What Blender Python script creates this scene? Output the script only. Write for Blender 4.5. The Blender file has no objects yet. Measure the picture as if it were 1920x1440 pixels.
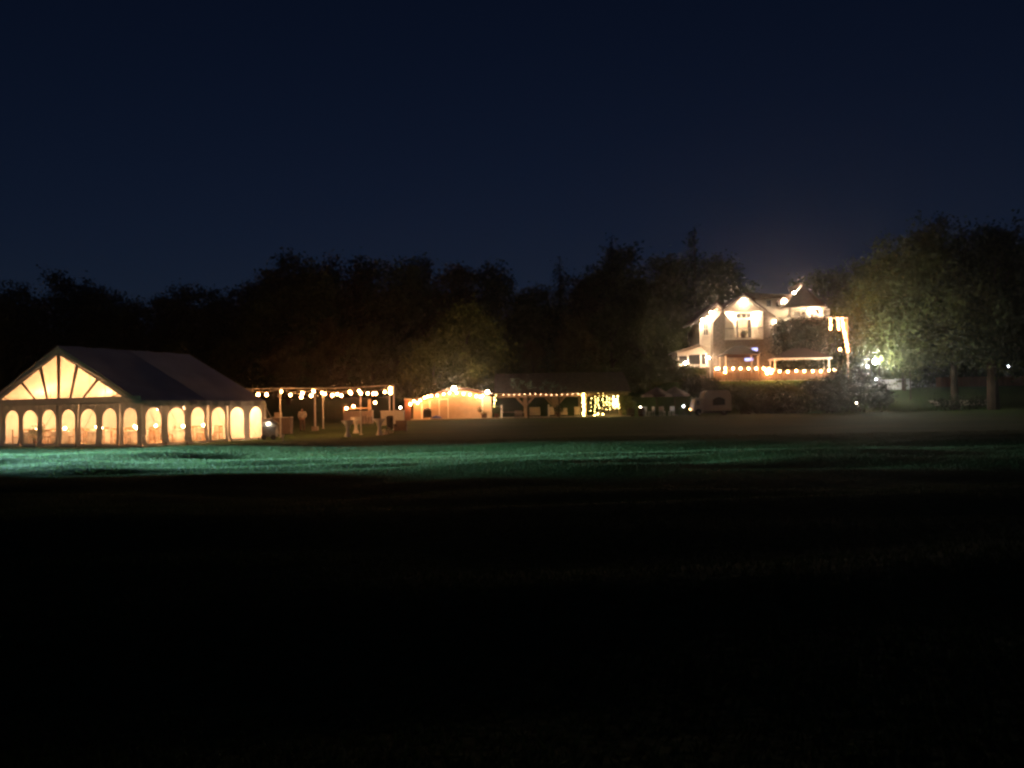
import bpy, math, random
import numpy as np
from mathutils import Vector, Matrix, noise
random.seed(7); RNG = np.random.default_rng(7)
SC = bpy.context.scene
COL = SC.collection

# ------------------------------------------------------------------ camera
F = 1600.0                                   # focal length in pixels of a 1920 wide frame
CAMH = 1.65
HAZE = 0.0006                                 # density of the added haze that imitates lens glow round the lamps
PITCH = math.atan(47 / F); ROLL = 0.0172
fwd = Vector((0, math.cos(PITCH), math.sin(PITCH)))
r0 = Vector((1, 0, 0)); u0 = r0.cross(fwd)
RT = r0 * math.cos(ROLL) - u0 * math.sin(ROLL)
UP = r0 * math.sin(ROLL) + u0 * math.cos(ROLL)
CAM = Vector((0, 0, CAMH))
cd = bpy.data.cameras.new('camera'); cam = bpy.data.objects.new('camera', cd); COL.objects.link(cam)
m = Matrix((RT, UP, -fwd)).transposed().to_4x4(); m.translation = CAM
cam.matrix_world = m
cd.sensor_width = 36; cd.lens = 36 * F / 1920; cd.clip_start = 0.1; cd.clip_end = 4000
SC.camera = cam

# ------------------------------------------------------------------ night sky
w = bpy.data.worlds.new('World'); SC.world = w; w.use_nodes = True
nt = w.node_tree; nt.nodes.clear()
sky = nt.nodes.new('ShaderNodeTexSky'); sky.sky_type = 'NISHITA'; sky.sun_disc = False
sky.sun_elevation = math.radians(18.0); sky.sun_rotation = math.radians(180); sky.ozone_density = 1.5; sky.air_density = 1.0; sky.dust_density = 0.0
bg = nt.nodes.new('ShaderNodeBackground'); bg.inputs['Strength'].default_value = 0.0005
out = nt.nodes.new('ShaderNodeOutputWorld')
wb = nt.nodes.new('ShaderNodeVectorMath'); wb.operation = 'MULTIPLY'; wb.inputs[1].default_value = (.41, .51, .93)     # the camera's cool night white balance
nt.links.new(sky.outputs[0], wb.inputs[0]); nt.links.new(wb.outputs[0], bg.inputs[0]); nt.links.new(bg.outputs[0], out.inputs[0])
SC.view_settings.view_transform = 'Standard'; SC.view_settings.look = 'None'
SC.view_settings.exposure = 2.8; SC.view_settings.gamma = 1
SC.cycles.use_denoising = True; SC.cycles.filter_width = 2.5
SC.cycles.max_bounces = 8; SC.cycles.diffuse_bounces = 4; SC.cycles.transparent_max_bounces = 16
SC.cycles.sample_clamp_indirect = 6

# ------------------------------------------------------------------ pixel -> place helpers
def ray(px, py):
    return fwd + RT * ((px - 960) / F) - UP * ((py - 720) / F)
def P(px, py, Y):
    d = ray(px, py); return CAM + d * (Y / d.y)
def X_(px, Y, py=740): return P(px, py, Y).x
def Z_(py, Y, px): return P(px, py, Y).z
def sm(a, b, x):
    t = min(1, max(0, (x - a) / (b - a))); return t * t * (3 - 2 * t)
def ground(x, y):
    z = 0.7 * sm(50, 86, y) + 2.7 * sm(91.5, 103, y)
    hz = 0.7 + 3.6 * sm(90.0, 94.0, y) * sm(11, 17.5, x) * (1 - sm(37.6, 41, x))
    return max(z, hz) if y > 80 else z
def G(px, Y, py=760):
    x = X_(px, Y, py); return Vector((x, Y, ground(x, Y)))

# ------------------------------------------------------------------ materials
def nodes(name):
    mt = bpy.data.materials.new(name); mt.use_nodes = True
    t = mt.node_tree; t.nodes.clear()
    o = t.nodes.new('ShaderNodeOutputMaterial'); return mt, t, o
def M(name, col, rough=.8, var=.18, scale=3.0, bump=0.0, metal=0.0, spec=.3, trans=0.0, island=0.0, stretch=None):
    mt, t, o = nodes(name)
    p = t.nodes.new('ShaderNodeBsdfPrincipled'); p.inputs['Roughness'].default_value = rough
    p.inputs['Metallic'].default_value = metal; p.inputs['Specular IOR Level'].default_value = spec
    tc = t.nodes.new('ShaderNodeTexCoord'); nz = t.nodes.new('ShaderNodeTexNoise')
    nz.inputs['Scale'].default_value = scale; nz.inputs['Detail'].default_value = 5
    src = tc.outputs['Object']
    if stretch:
        mp = t.nodes.new('ShaderNodeMapping'); mp.inputs['Scale'].default_value = stretch
        t.links.new(src, mp.inputs[0]); src = mp.outputs[0]
    t.links.new(src, nz.inputs['Vector'])
    r = t.nodes.new('ShaderNodeValToRGB')
    r.color_ramp.elements[0].position = .3; r.color_ramp.elements[1].position = .7
    r.color_ramp.elements[0].color = (*[c * (1 - var) for c in col], 1); r.color_ramp.elements[1].color = (*[min(1, c * (1 + var)) for c in col], 1)
    t.links.new(nz.outputs['Fac'], r.inputs['Fac']); c = r.outputs['Color']
    if island:
        g = t.nodes.new('ShaderNodeNewGeometry'); mr = t.nodes.new('ShaderNodeMapRange')
        mr.inputs['To Min'].default_value = 1 - island; mr.inputs['To Max'].default_value = 1 + island
        t.links.new(g.outputs['Random Per Island'], mr.inputs['Value'])
        vm = t.nodes.new('ShaderNodeVectorMath'); vm.operation = 'SCALE'
        t.links.new(c, vm.inputs[0]); t.links.new(mr.outputs[0], vm.inputs['Scale']); c = vm.outputs[0]
    t.links.new(c, p.inputs['Base Color'])
    if bump:
        b = t.nodes.new('ShaderNodeBump'); b.inputs['Strength'].default_value = bump; b.inputs['Distance'].default_value = .05
        t.links.new(nz.outputs['Fac'], b.inputs['Height']); t.links.new(b.outputs[0], p.inputs['Normal'])
    s = p.outputs[0]
    if trans:
        tr = t.nodes.new('ShaderNodeBsdfTranslucent'); t.links.new(c, tr.inputs['Color'])
        mx = t.nodes.new('ShaderNodeMixShader'); mx.inputs[0].default_value = trans
        t.links.new(s, mx.inputs[1]); t.links.new(tr.outputs[0], mx.inputs[2]); s = mx.outputs[0]
    t.links.new(s, o.inputs[0]); return mt
def emit(name, col, strength):
    mt, t, o = nodes(name); e = t.nodes.new('ShaderNodeEmission')
    e.inputs[0].default_value = (*col, 1); e.inputs[1].default_value = strength
    t.links.new(e.outputs[0], o.inputs[0]); return mt
def vinyl(name, clear=.86, rough=.12):
    mt, t, o = nodes(name)
    tr = t.nodes.new('ShaderNodeBsdfTransparent'); tr.inputs[0].default_value = (.97, .96, .93, 1)
    p = t.nodes.new('ShaderNodeBsdfPrincipled'); p.inputs['Base Color'].default_value = (.7, .7, .68, 1); p.inputs['Roughness'].default_value = rough
    tl = t.nodes.new('ShaderNodeBsdfTranslucent'); tl.inputs[0].default_value = (.8, .78, .72, 1)
    nz = t.nodes.new('ShaderNodeTexNoise'); nz.inputs['Scale'].default_value = 2.2
    tc = t.nodes.new('ShaderNodeTexCoord'); t.links.new(tc.outputs['Object'], nz.inputs[0])
    mr = t.nodes.new('ShaderNodeMapRange'); mr.inputs['To Min'].default_value = 1 - clear - .1; mr.inputs['To Max'].default_value = 1 - clear + .1
    t.links.new(nz.outputs[0], mr.inputs[0])
    m0 = t.nodes.new('ShaderNodeMixShader'); m0.inputs[0].default_value = .6
    t.links.new(p.outputs[0], m0.inputs[1]); t.links.new(tl.outputs[0], m0.inputs[2])
    mx = t.nodes.new('ShaderNodeMixShader'); t.links.new(mr.outputs[0], mx.inputs[0])
    t.links.new(tr.outputs[0], mx.inputs[1]); t.links.new(m0.outputs[0], mx.inputs[2]); t.links.new(mx.outputs[0], o.inputs[0]); return mt

WARM = (1.0, .38, .11); WARMW = (1.0, .54, .24); YEL = (1.0, .70, .18); COOL = (.80, .93, 1.0)
MT = dict(
    canvas=M('white_tent_canvas', (.70, .69, .68), .75, .10, 1.2, .3, trans=.026),
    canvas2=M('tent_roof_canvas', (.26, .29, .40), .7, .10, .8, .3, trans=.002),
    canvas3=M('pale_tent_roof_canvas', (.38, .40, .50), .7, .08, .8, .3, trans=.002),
    lining=M('cream_roof_lining', (.74, .66, .62), .85, .05, 1.5, .2), vinyl=vinyl('clear_vinyl'), vinyl2=vinyl('clear_gable_vinyl', .94), canvasbar=M('gable_bar_canvas', (.42, .36, .33), .8, .1, 1.2, .2, trans=.015), alu=M('aluminium_pole', (.62, .62, .63), .45, .08, 4, metal=.6),
    whitemetal=M('white_painted_pole', (.75, .73, .70), .5, .08, 3), rope=M('pale_rope', (.6, .56, .5), .9),
    cloth=M('white_table_cloth', (.80, .78, .74), .9, .08, 4, .3, trans=.3), wood=M('varnished_chair_wood', (.36, .20, .09), .5, .25, 8),
    tentfloor=M('tan_floor_boards', (.42, .30, .19), .6, .25, 2, .2), timber=M('weathered_timber', (.34, .24, .16), .75, .25, 4, .3, stretch=(1, 1, .15)),
    darkwood=M('dark_brown_timber', (.10, .055, .035), .75, .3, 4, .2), rubber=M('black_rubber', (.02, .02, .02), .7), black=M('black_painted_metal', (.02, .02, .022), .5),
    greymetal=M('grey_metal', (.20, .20, .21), .5, .15, 4, metal=.5), shirt=M('white_shirt_cotton', (.72, .68, .62), .9, .06, 6), trousers=M('grey_trouser_cloth', (.20, .15, .12), .9), skin=M('skin', (.48, .30, .22), .6, .05),
    hair=M('dark_hair', (.03, .02, .015), .6), petal=M('white_petals', (.75, .68, .62), .8, .15), blue=M('blue_tarpaulin', (.05, .09, .40), .6, .2, 6, .4),
    stucco=M('beige_stucco', (.37, .285, .20), .85, .10, 2.0, .2), whitetrim=M('white_trim_paint', (.76, .72, .65), .5, .05), darkroof=M('brown_roof_shingles', (.085, .06, .055), .85, .35, 3.0, .6),
    paving=M('pale_concrete_paving', (.48, .42, .34), .85, .15, 1.5, .15), cushion=M('pale_pink_cushion', (.62, .47, .40), .9, .08), brick=M('red_brown_brick', (.26, .11, .07), .9, .3, 6, .4),
    siding=M('cream_house_siding', (.60, .56, .49), .8, .06, 2), shingle=M('grey_cedar_shingle', (.23, .18, .15), .85, .25, 5, .4), stone=M('grey_stone_cladding', (.25, .21, .18), .9, .35, 4, .6),
    roof=M('dark_house_shingles', (.12, .08, .06), .85, .3, 3, .5), canopy=M('dark_brown_canopy_cloth', (.045, .028, .026), .85, .2, 2), greysoft=M('grey_umbrella_cloth', (.16, .13, .12), .9, .15),
    glass=M('dark_window_glass', (.03, .03, .03), .08, .1, spec=.6), curtain=M('cream_curtain', (.62, .52, .38), .9), leafA=M('mid_green_leaves', (.085, .11, .035), .7, .3, .5, trans=.25, spec=.05, island=.2),
    leafB=M('olive_leaves', (.085, .105, .036), .7, .3, .5, trans=.25, spec=.05, island=.2), leafC=M('dark_green_needles', (.035, .055, .024), .7, .3, .5, trans=.15, spec=.05, island=.4), leafD=M('rusty_autumn_leaves', (.105, .085, .034), .7, .3, .5, trans=.25, spec=.05, island=.2),
    leafE=M('yellow_green_leaves', (.13, .15, .035), .7, .25, .5, trans=.3, spec=.05, island=.2), leafG=M('black_green_leaves', (.018, .024, .012), .8, .3, .5, spec=.05, island=.3), leafF=M('teal_lit_leaves', (.14, .20, .18), .6, .2, 1, trans=.2, spec=.05, island=.3),
    bark=M('grey_brown_bark', (.055, .042, .032), .95, .3, 6, .6, stretch=(1, 1, .25)), terracotta=M('dark_clay_pot', (.10, .05, .035), .8), cream=M('cream_vehicle_paint', (.72, .64, .52), .45, .06), asphalt=M('grey_asphalt', (.09, .09, .09), .9, .2, 2, .2),
    fencewhite=M('white_fence_vinyl', (.62, .64, .66), .6, .06), fencebrown=M('red_brown_fence_boards', (.24, .12, .07), .85, .3, 3, .3, stretch=(1, 1, .1)), fencetimber=M('brown_fence_timber', (.10, .075, .06), .8, .25, 4, .3, stretch=(1, 1, .15)), redcloth=M('red_cloth', (.35, .06, .04), .9),
)
ET = dict(
    bulb=emit('warm_bulb_glow', WARM, 23), tent=emit('tent_lamp_glow', WARMW, 42), candle=emit('table_candle_glow', (1, .52, .20), 24), fairy=emit('yellow_fairy_glow', YEL, 6), eave=emit('eave_light_glow', (1, .5, .25), 4),
    flood=emit('white_floodlight_glow', (1, .72, .42), 130), house=emit('house_lamp_glow', (1, .72, .46), 135), coolsmall=emit('small_cool_lamp_glow', COOL, 14), cool=emit('cool_street_lamp_glow', (1.0, .97, .74), 420), small=emit('small_garden_light_glow', (1, .85, .6), 14),
    blue=emit('blue_screen_glow', (.45, .45, 1.0), .35), rope=emit('rope_light_glow', (1, .31, .09), 9),
)

# ------------------------------------------------------------------ mesh builder
BASE = {}
class MB:
    def __init__(s): s.v = []; s.f = []
    def add(s, vs, fs):
        n = len(s.v); s.v += [tuple(v) for v in vs]; s.f += [tuple(i + n for i in f) for f in fs]; return s
    def box(s, x0, x1, y0, y1, z0, z1):
        return s.add([(x, y, z) for z in (z0, z1) for y in (y0, y1) for x in (x0, x1)], [(0, 2, 3, 1), (4, 5, 7, 6), (0, 1, 5, 4), (2, 6, 7, 3), (0, 4, 6, 2), (1, 3, 7, 5)])
    def pbox(s, x0, y0, x1, y1, Y, d):            # box whose front face spans these photo pixels at distance Y
        xm, ym = (x0 + x1) / 2, (y0 + y1) / 2
        return s.box(X_(x0, Y, ym), X_(x1, Y, ym), Y, Y + d, Z_(y1, Y, xm), Z_(y0, Y, xm))
    def bar(s, a, b, w, h=None):                  # square bar from a to b
        a, b = Vector(a), Vector(b); h = h or w; d = (b - a).normalized()
        side = d.cross(Vector((0, 0, 1)));  side = side.normalized() if side.length > 1e-4 else Vector((1, 0, 0))
        up = side.cross(d); q = []
        for c in (a, b):
            for i, j in ((-1, -1), (1, -1), (1, 1), (-1, 1)): q.append(c + side * (w / 2 * i) + up * (h / 2 * j))
        return s.add(q, [(0, 3, 2, 1), (4, 5, 6, 7)] + [(i, (i + 1) % 4, 4 + (i + 1) % 4, 4 + i) for i in range(4)])
    def tube(s, pts, rad, n=7):
        pts = [Vector(p) for p in pts]; R = rad if isinstance(rad, (list, tuple)) else [rad] * len(pts); q = []; f = []
        for i, p in enumerate(pts):
            d = (pts[min(i + 1, len(pts) - 1)] - pts[max(i - 1, 0)]).normalized()
            a = d.cross(Vector((0, 1, .01)));  a = a.normalized() if a.length > 1e-3 else Vector((1, 0, 0))
            b = d.cross(a)
            for k in range(n):
                t = 2 * math.pi * k / n; q.append(p + (a * math.cos(t) + b * math.sin(t)) * R[i])
        for i in range(len(pts) - 1):
            for k in range(n): f.append((i * n + k, i * n + (k + 1) % n, (i + 1) * n + (k + 1) % n, (i + 1) * n + k))
        f.append(tuple(range(n))[::-1]); f.append(tuple((len(pts) - 1) * n + k for k in range(n)))
        return s.add(q, f)
    def lathe(s, c, prof, n=14, wob=0.0, lobes=0):
        q = []; f = []
        for r, z in prof:
            for k in range(n):
                t = 2 * math.pi * k / n; rr = r * (1 + wob * math.cos(lobes * t)); q.append((c[0] + rr * math.cos(t), c[1] + rr * math.sin(t), c[2] + z))
        m_ = len(prof)
        for i in range(m_ - 1):
            for k in range(n): f.append((i * n + k, i * n + (k + 1) % n, (i + 1) * n + (k + 1) % n, (i + 1) * n + k))
        f.append(tuple(range(n))[::-1]); f.append(tuple((m_ - 1) * n + k for k in range(n)))
        return s.add(q, f)
    def prism(s, poly, off):
        n = len(poly); a = [Vector(p) for p in poly]; off = Vector(off)
        return s.add(a + [p + off for p in a], [tuple(range(n)), tuple(range(2 * n - 1, n - 1, -1))] + [(i, i + n, (i + 1) % n + n, (i + 1) % n) for i in range(n)])
    def pprism(s, px, Y, d): return s.prism([P(x, y, Y) for x, y in px], (0, d, 0))
    def build(s, name, mat, parent=None, local=False, smooth=False, base=None):
        b = BASE.get(parent.name, Vector()) if parent else (Vector(base) if base is not None else Vector())
        if local: b = Vector()
        me = bpy.data.meshes.new(name); me.from_pydata([(v[0] - b.x, v[1] - b.y, v[2] - b.z) for v in s.v], [], s.f); me.update()
        if mat: me.materials.append(mat)
        if smooth: me.polygons.foreach_set('use_smooth', [True] * len(me.polygons))
        return link(name, me, parent, None if parent else b)
def link(name, me, parent=None, loc=None):
    o = bpy.data.objects.new(name, me); COL.objects.link(o)
    if loc is not None: o.location = loc
    if parent:
        o.parent = parent; BASE[o.name] = BASE.get(parent.name, Vector())
    else: BASE[o.name] = Vector(loc) if loc is not None else Vector()
    return o
def tag(o, label=None, cat=None, group=None, kind=None):
    for k, v in (('label', label), ('category', cat), ('group', group), ('kind', kind)):
        if v: o[k] = v
    return o
def thing(name, loc, label, cat, group=None, rz=0):
    o = bpy.data.objects.new(name, None); COL.objects.link(o); o.location = loc; o.rotation_euler = (0, 0, rz)
    o.empty_display_size = .2; BASE[o.name] = Vector(loc); return tag(o, label, cat, group)
def copy_tree(o, parent=None):
    c = o.copy(); COL.objects.link(c)
    if parent: c.parent = parent
    BASE[c.name] = BASE.get(o.name, Vector())
    for ch in list(o.children): copy_tree(ch, c)
    return c
_sph = {}
def sphere_mesh(key, mat, sub=2):
    if key not in _sph:
        import bmesh
        bm = bmesh.new(); bmesh.ops.create_icosphere(bm, subdivisions=sub, radius=1.0); me = bpy.data.meshes.new(key); bm.to_mesh(me); bm.free()
        me.materials.append(mat); me.polygons.foreach_set('use_smooth', [True] * len(me.polygons)); _sph[key] = me
    return _sph[key]
def glow(name, key, pos, r, parent):
    o = bpy.data.objects.new(name, sphere_mesh('glow_' + key, ET[key], 1 if r < .12 else 2)); COL.objects.link(o)
    b = BASE.get(parent.name, Vector()); o.parent = parent; o.location = Vector(pos) - b; o.scale = (r, r, r); BASE[o.name] = b
    return o
def rot2(x, y, a): return x * math.cos(a) - y * math.sin(a), x * math.sin(a) + y * math.cos(a)

# ------------------------------------------------------------------ ground, lawn, paths
def hump(x, y):
    k = 1 - sm(58, 76, y)
    n1 = noise.noise(Vector((x * .06, y * .17, 3.1))); n2 = noise.noise(Vector((x * .17, y * .55, 8.7))); n3 = noise.noise(Vector((x * .9, y * .9, 1.7)))
    kb = 1 - sm(37, 44, y); n4 = noise.noise(Vector((x * .035, y * .1, 5.5)))
    return k * (.06 * n1 + .016 * n3) + kb * (.20 * n1 + .30 * n4 + .22 * n2)
def axis(parts):
    a = []
    for lo, hi, n in parts: a += list(np.linspace(lo, hi, n, endpoint=False))
    return a
xs = axis([(-1500, -110, 14), (-110, -45, 45), (-45, 45, 200), (45, 110, 45), (110, 1500, 14)]) + [1500]
ys = axis([(-300, 0, 12), (0, 14, 22), (14, 48, 130), (48, 125, 90), (125, 300, 18), (300, 2200, 12)]) + [2200]
gv = [(x, y, ground(x, y) + hump(x, y)) for y in ys for x in xs]; nx = len(xs)
gf = [(j * nx + i, j * nx + i + 1, (j + 1) * nx + i + 1, (j + 1) * nx + i) for j in range(len(ys) - 1) for i in range(nx - 1)]
mt, t, o = nodes('lawn_soil')
p = t.nodes.new('ShaderNodeBsdfPrincipled'); p.inputs['Roughness'].default_value = .95; p.inputs['Specular IOR Level'].default_value = .045
tc = t.nodes.new('ShaderNodeTexCoord')
def nz_(scale, det, st=None):
    n = t.nodes.new('ShaderNodeTexNoise'); n.inputs['Scale'].default_value = scale; n.inputs['Detail'].default_value = det
    if st:
        mp = t.nodes.new('ShaderNodeMapping'); mp.inputs['Scale'].default_value = st; t.links.new(tc.outputs['Object'], mp.inputs[0]); t.links.new(mp.outputs[0], n.inputs[0])
    else: t.links.new(tc.outputs['Object'], n.inputs[0])
    return n
na, nb = nz_(.14, 6, (1, 1.6, 1)), nz_(7, 4)
ra = t.nodes.new('ShaderNodeValToRGB'); ra.color_ramp.elements[0].position = .36; ra.color_ramp.elements[1].position = .64
ra.color_ramp.elements[0].color = (.036, .082, .020, 1); ra.color_ramp.elements[1].color = (.066, .104, .032, 1)
t.links.new(na.outputs[0], ra.inputs[0])
rb = t.nodes.new('ShaderNodeMapRange'); rb.inputs['From Min'].default_value = .25; rb.inputs['From Max'].default_value = .75; rb.inputs['To Min'].default_value = .55; rb.inputs['To Max'].default_value = 1.35
t.links.new(nb.outputs[0], rb.inputs[0])
vm = t.nodes.new('ShaderNodeVectorMath'); vm.operation = 'SCALE'; t.links.new(ra.outputs[0], vm.inputs[0]); t.links.new(rb.outputs[0], vm.inputs['Scale']); t.links.new(vm.outputs[0], p.inputs['Base Color'])
bp = t.nodes.new('ShaderNodeBump'); bp.inputs['Strength'].default_value = .7; bp.inputs['Distance'].default_value = .06; t.links.new(nb.outputs[0], bp.inputs['Height']); t.links.new(bp.outputs[0], p.inputs['Normal'])
t.links.new(p.outputs[0], o.inputs[0])
gm = MB(); gm.v = gv; gm.f = gf
tag(gm.build('ground', mt, smooth=True), kind='structure')

# blades of grass over the part of the field the camera sees up close and in the lamp light
def grass_patch():
    N = 330000
    Y = 3.6 + 44 * RNG.random(N) ** 1.1; Xr = (RNG.random(N) * 2 - 1) * (Y * .62 + 3)
    clump = np.array([noise.noise(Vector((a * .5, b * .5, 0))) for a, b in zip(Xr[::8], Y[::8])]).repeat(8)[:N]
    keep = RNG.random(N) < .62 + .6 * clump
    Xr, Y = Xr[keep], Y[keep]; N = len(Y)
    Z = np.array([hump(a, b) for a, b in zip(Xr, Y)])
    h = .02 + .045 * RNG.random(N); wd = .006 + .010 * RNG.random(N); a = RNG.random(N) * 6.283; lx = (RNG.random(N) - .5) * .09; ly = (RNG.random(N) - .5) * .09
    v = np.empty((N, 3, 3), np.float32)
    v[:, 0] = np.stack([Xr - wd * np.cos(a), Y - wd * np.sin(a), Z - .01], 1); v[:, 1] = np.stack([Xr + wd * np.cos(a), Y + wd * np.sin(a), Z - .01], 1); v[:, 2] = np.stack([Xr + lx, Y + ly, Z + h], 1)
    return tri_mesh('grass', v.reshape(-1, 3), 3)
def tri_mesh(name, v, k):
    n = len(v) // k; me = bpy.data.meshes.new(name)
    me.vertices.add(len(v)); me.vertices.foreach_set('co', v.astype(np.float32).ravel())
    me.loops.add(len(v)); me.loops.foreach_set('vertex_index', np.arange(len(v), dtype=np.int32))
    me.polygons.add(n); me.polygons.foreach_set('loop_start', np.arange(0, len(v), k, dtype=np.int32)); me.polygons.foreach_set('loop_total', np.full(n, k, np.int32))
    me.update(calc_edges=True); return me
gme = grass_patch(); gme.materials.append(M('grass_blades', (.050, .088, .028), .8, .3, .4, trans=.3, island=.35)); tag(link('grass', gme), kind='stuff')

# paving under pavilion and shed, terrace slab, road behind
pv = MB(); pv.pbox(762, 790, 1185, 796, 85.5, 12); zb = ground(0, 88) + .05
pv = MB().box(X_(764, 85.6), X_(1182, 85.6), 85.6, 98, zb - .3, zb + .06); tag(pv.build('pavement', MT['paving']), kind='structure')
TZ = 4.34
tag(MB().box(X_(1318, 94.2), X_(1600, 94.2), 94.2, 112, 1.2, TZ).build('terrace', MT['paving']), kind='structure')
rd = MB().box(X_(1625, 103), 75, 103.5, 109, 1.4, 3.45); tag(rd.build('road', MT['asphalt']), kind='structure')
pth = MB()
gx = [X_(q, 95.4) for q in (1748, 1775, 1800, 1830, 1862)]
for a, b in zip(gx, gx[1:]): pth.prism([(a, 94.6, ground(a, 94.6) + .05), (b - .01, 94.6, ground(b, 94.6) + .05), (b - .01, 96.4, ground(b, 96.4) + .05), (a, 96.4, ground(a, 96.4) + .05)], (0, 0, -.3))
tag(pth.build('footpath', MT['paving']), kind='structure')

# ------------------------------------------------------------------ the big tent
TA = math.radians(25); TW, TL = 12.8, 9.5; EH, RH = 2.42, 5.62
Cc = P(265, 837, 45.2); Cc.z = 0
T0 = Vector((Cc.x - TW * math.cos(TA), Cc.y + TW * math.sin(TA), 0))
tent = thing('party_tent', T0, 'large white gabled party tent glowing inside with arched windows and sunburst gable', 'tent', rz=-TA)
def tl(x, y, z): a, b = rot2(x, y, -TA); return Vector((T0.x + a, T0.y + b, z))      # tent coordinates -> world
def roof_z(x): return EH + (RH - EH) * (1 - abs(x - TW / 2) / (TW / 2))
def roof_panel(xa, xb, ya, yb, mat):
    n, k = 12, 10; mb = MB(); q = []
    for i in range(n + 1):
        for j in range(k + 1):
            u, v = i / n, j / k; x = xa + (xb - xa) * u; y = ya + (yb - ya) * v
            sag = .16 * math.sin(math.pi * u) * math.sin(math.pi * v) + .03 * math.sin(v * 17 + u * 7) * math.sin(math.pi * v)
            z = roof_z(x) + .04 - sag
            q.append((x, y, z))
    mb.add(q, [(i * (k + 1) + j, (i + 1) * (k + 1) + j, (i + 1) * (k + 1) + j + 1, i * (k + 1) + j + 1) for i in range(n) for j in range(k)])
    return mb.build('roof_panel', mat, tent, local=True, smooth=True)
mid = TW / 2; yb = TL / 2
for sgn in (-1, 1):                                          # pale lining hung under each slope
    q = []; n = 14
    for i in range(n + 1):
        v_ = i / n
        for j in range(7):
            u_ = j / 6; x = mid + sgn * (mid - .05) * u_; q.append((x, .06 + (TL - .12) * v_, roof_z(x) - .26 - .05 * math.sin(v_ * 40) * math.sin(math.pi * u_)))
    MB().add(q, [(i * 7 + j, i * 7 + j + 1, (i + 1) * 7 + j + 1, (i + 1) * 7 + j) for i in range(n) for j in range(6)]).build('roof_lining', MT['lining'], tent, local=True, smooth=True)
for xa, xb in ((-.15, mid), (mid, TW + .15)):
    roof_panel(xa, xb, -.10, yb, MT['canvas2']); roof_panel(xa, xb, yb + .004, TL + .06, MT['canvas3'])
# gable with sunburst panes, front; plain canvas gable behind
BZ = EH + .28
def apex_x(fr): return mid + fr * mid
bars = [(0, 0)] + [(s * a, s * b) for s in (-1, 1) for a, b in ((.15, .235), (.31, .49), (.645, .75))]
bars.sort()
inz = lambda x: roof_z(x) - .42
def gable_poly(x_b0, x_t0, x_b1, x_t1): return [(x_b0, BZ), (x_t0, inz(x_t0)), (x_t1, inz(x_t1)), (x_b1, BZ)]
xl = mid * ((BZ + .42 - EH) / (RH - EH)); ends = [(-(1 - xl / mid), -(1 - xl / mid))] + bars + [((1 - xl / mid), (1 - xl / mid))]
for i in range(len(ends) - 1):
    (b0, t0), (b1, t1) = ends[i], ends[i + 1]
    p4 = gable_poly(apex_x(b0), apex_x(t0), apex_x(b1), apex_x(t1))
    if i == 0: p4 = [p4[0], p4[2], p4[3]]
    if i == len(ends) - 2: p4 = [p4[0], p4[1], p4[3]]
    MB().add([(x, .03, z) for x, z in p4], [tuple(range(len(p4)))[::-1]]).build('gable_window', MT['vinyl2'], tent, local=True)
for b, tt in bars:
    wb, wt = (.20, .30) if b else (.24, .34)
    xb_, xt_ = apex_x(b), apex_x(tt)
    MB().add([(xb_ - wb / 2, -.01, BZ - .02), (xb_ + wb / 2, -.01, BZ - .02), (xt_ + wt / 2, -.01, inz(xt_) + .02), (xt_ - wt / 2, -.01, inz(xt_) + .02)], [(0, 1, 2, 3)]).build('gable_bar', MT['canvasbar'], tent, local=True)
for s in (-1, 1):
    e = mid + s * (mid + .1)
    MB().add([(e, -.02, roof_z(e) - .06), (mid, -.02, RH + .03), (mid, -.02, RH - .46), (mid + s * (mid - (EH + .26 - EH + .44) / (RH - EH) * mid) , -.02, BZ - .03), (e, -.02, BZ - .25)], [(0, 1, 2, 3, 4)]).build('rake_band', MT['canvas'], tent, local=True)
MB().add([(0, -.035, BZ), (TW, -.035, BZ), (TW, -.035, EH - .10), (0, -.035, EH - .10)], [(0, 1, 2, 3)]).build('gable_beam', MT['canvas'], tent, local=True)
MB().prism([(0, TL, EH - .1), (TW, TL, EH - .1), (mid, TL, RH)], (0, .02, 0)).build('rear_gable', MT['canvas'], tent, local=True)
# valances along the sides
for x in (-.12, TW + .12):
    q = []; n = 40
    for i in range(n + 1):
        y = TL * i / n; d = .025 * math.sin(i * 1.7); q += [(x + d, y, EH + .02), (x + d * 2, y, EH - .26 - .03 * math.cos(i * math.pi))]
    MB().add(q, [(2 * i, 2 * i + 1, 2 * i + 3, 2 * i + 2) for i in range(n)]).build('valance', MT['canvas'], tent, local=True)
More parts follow.
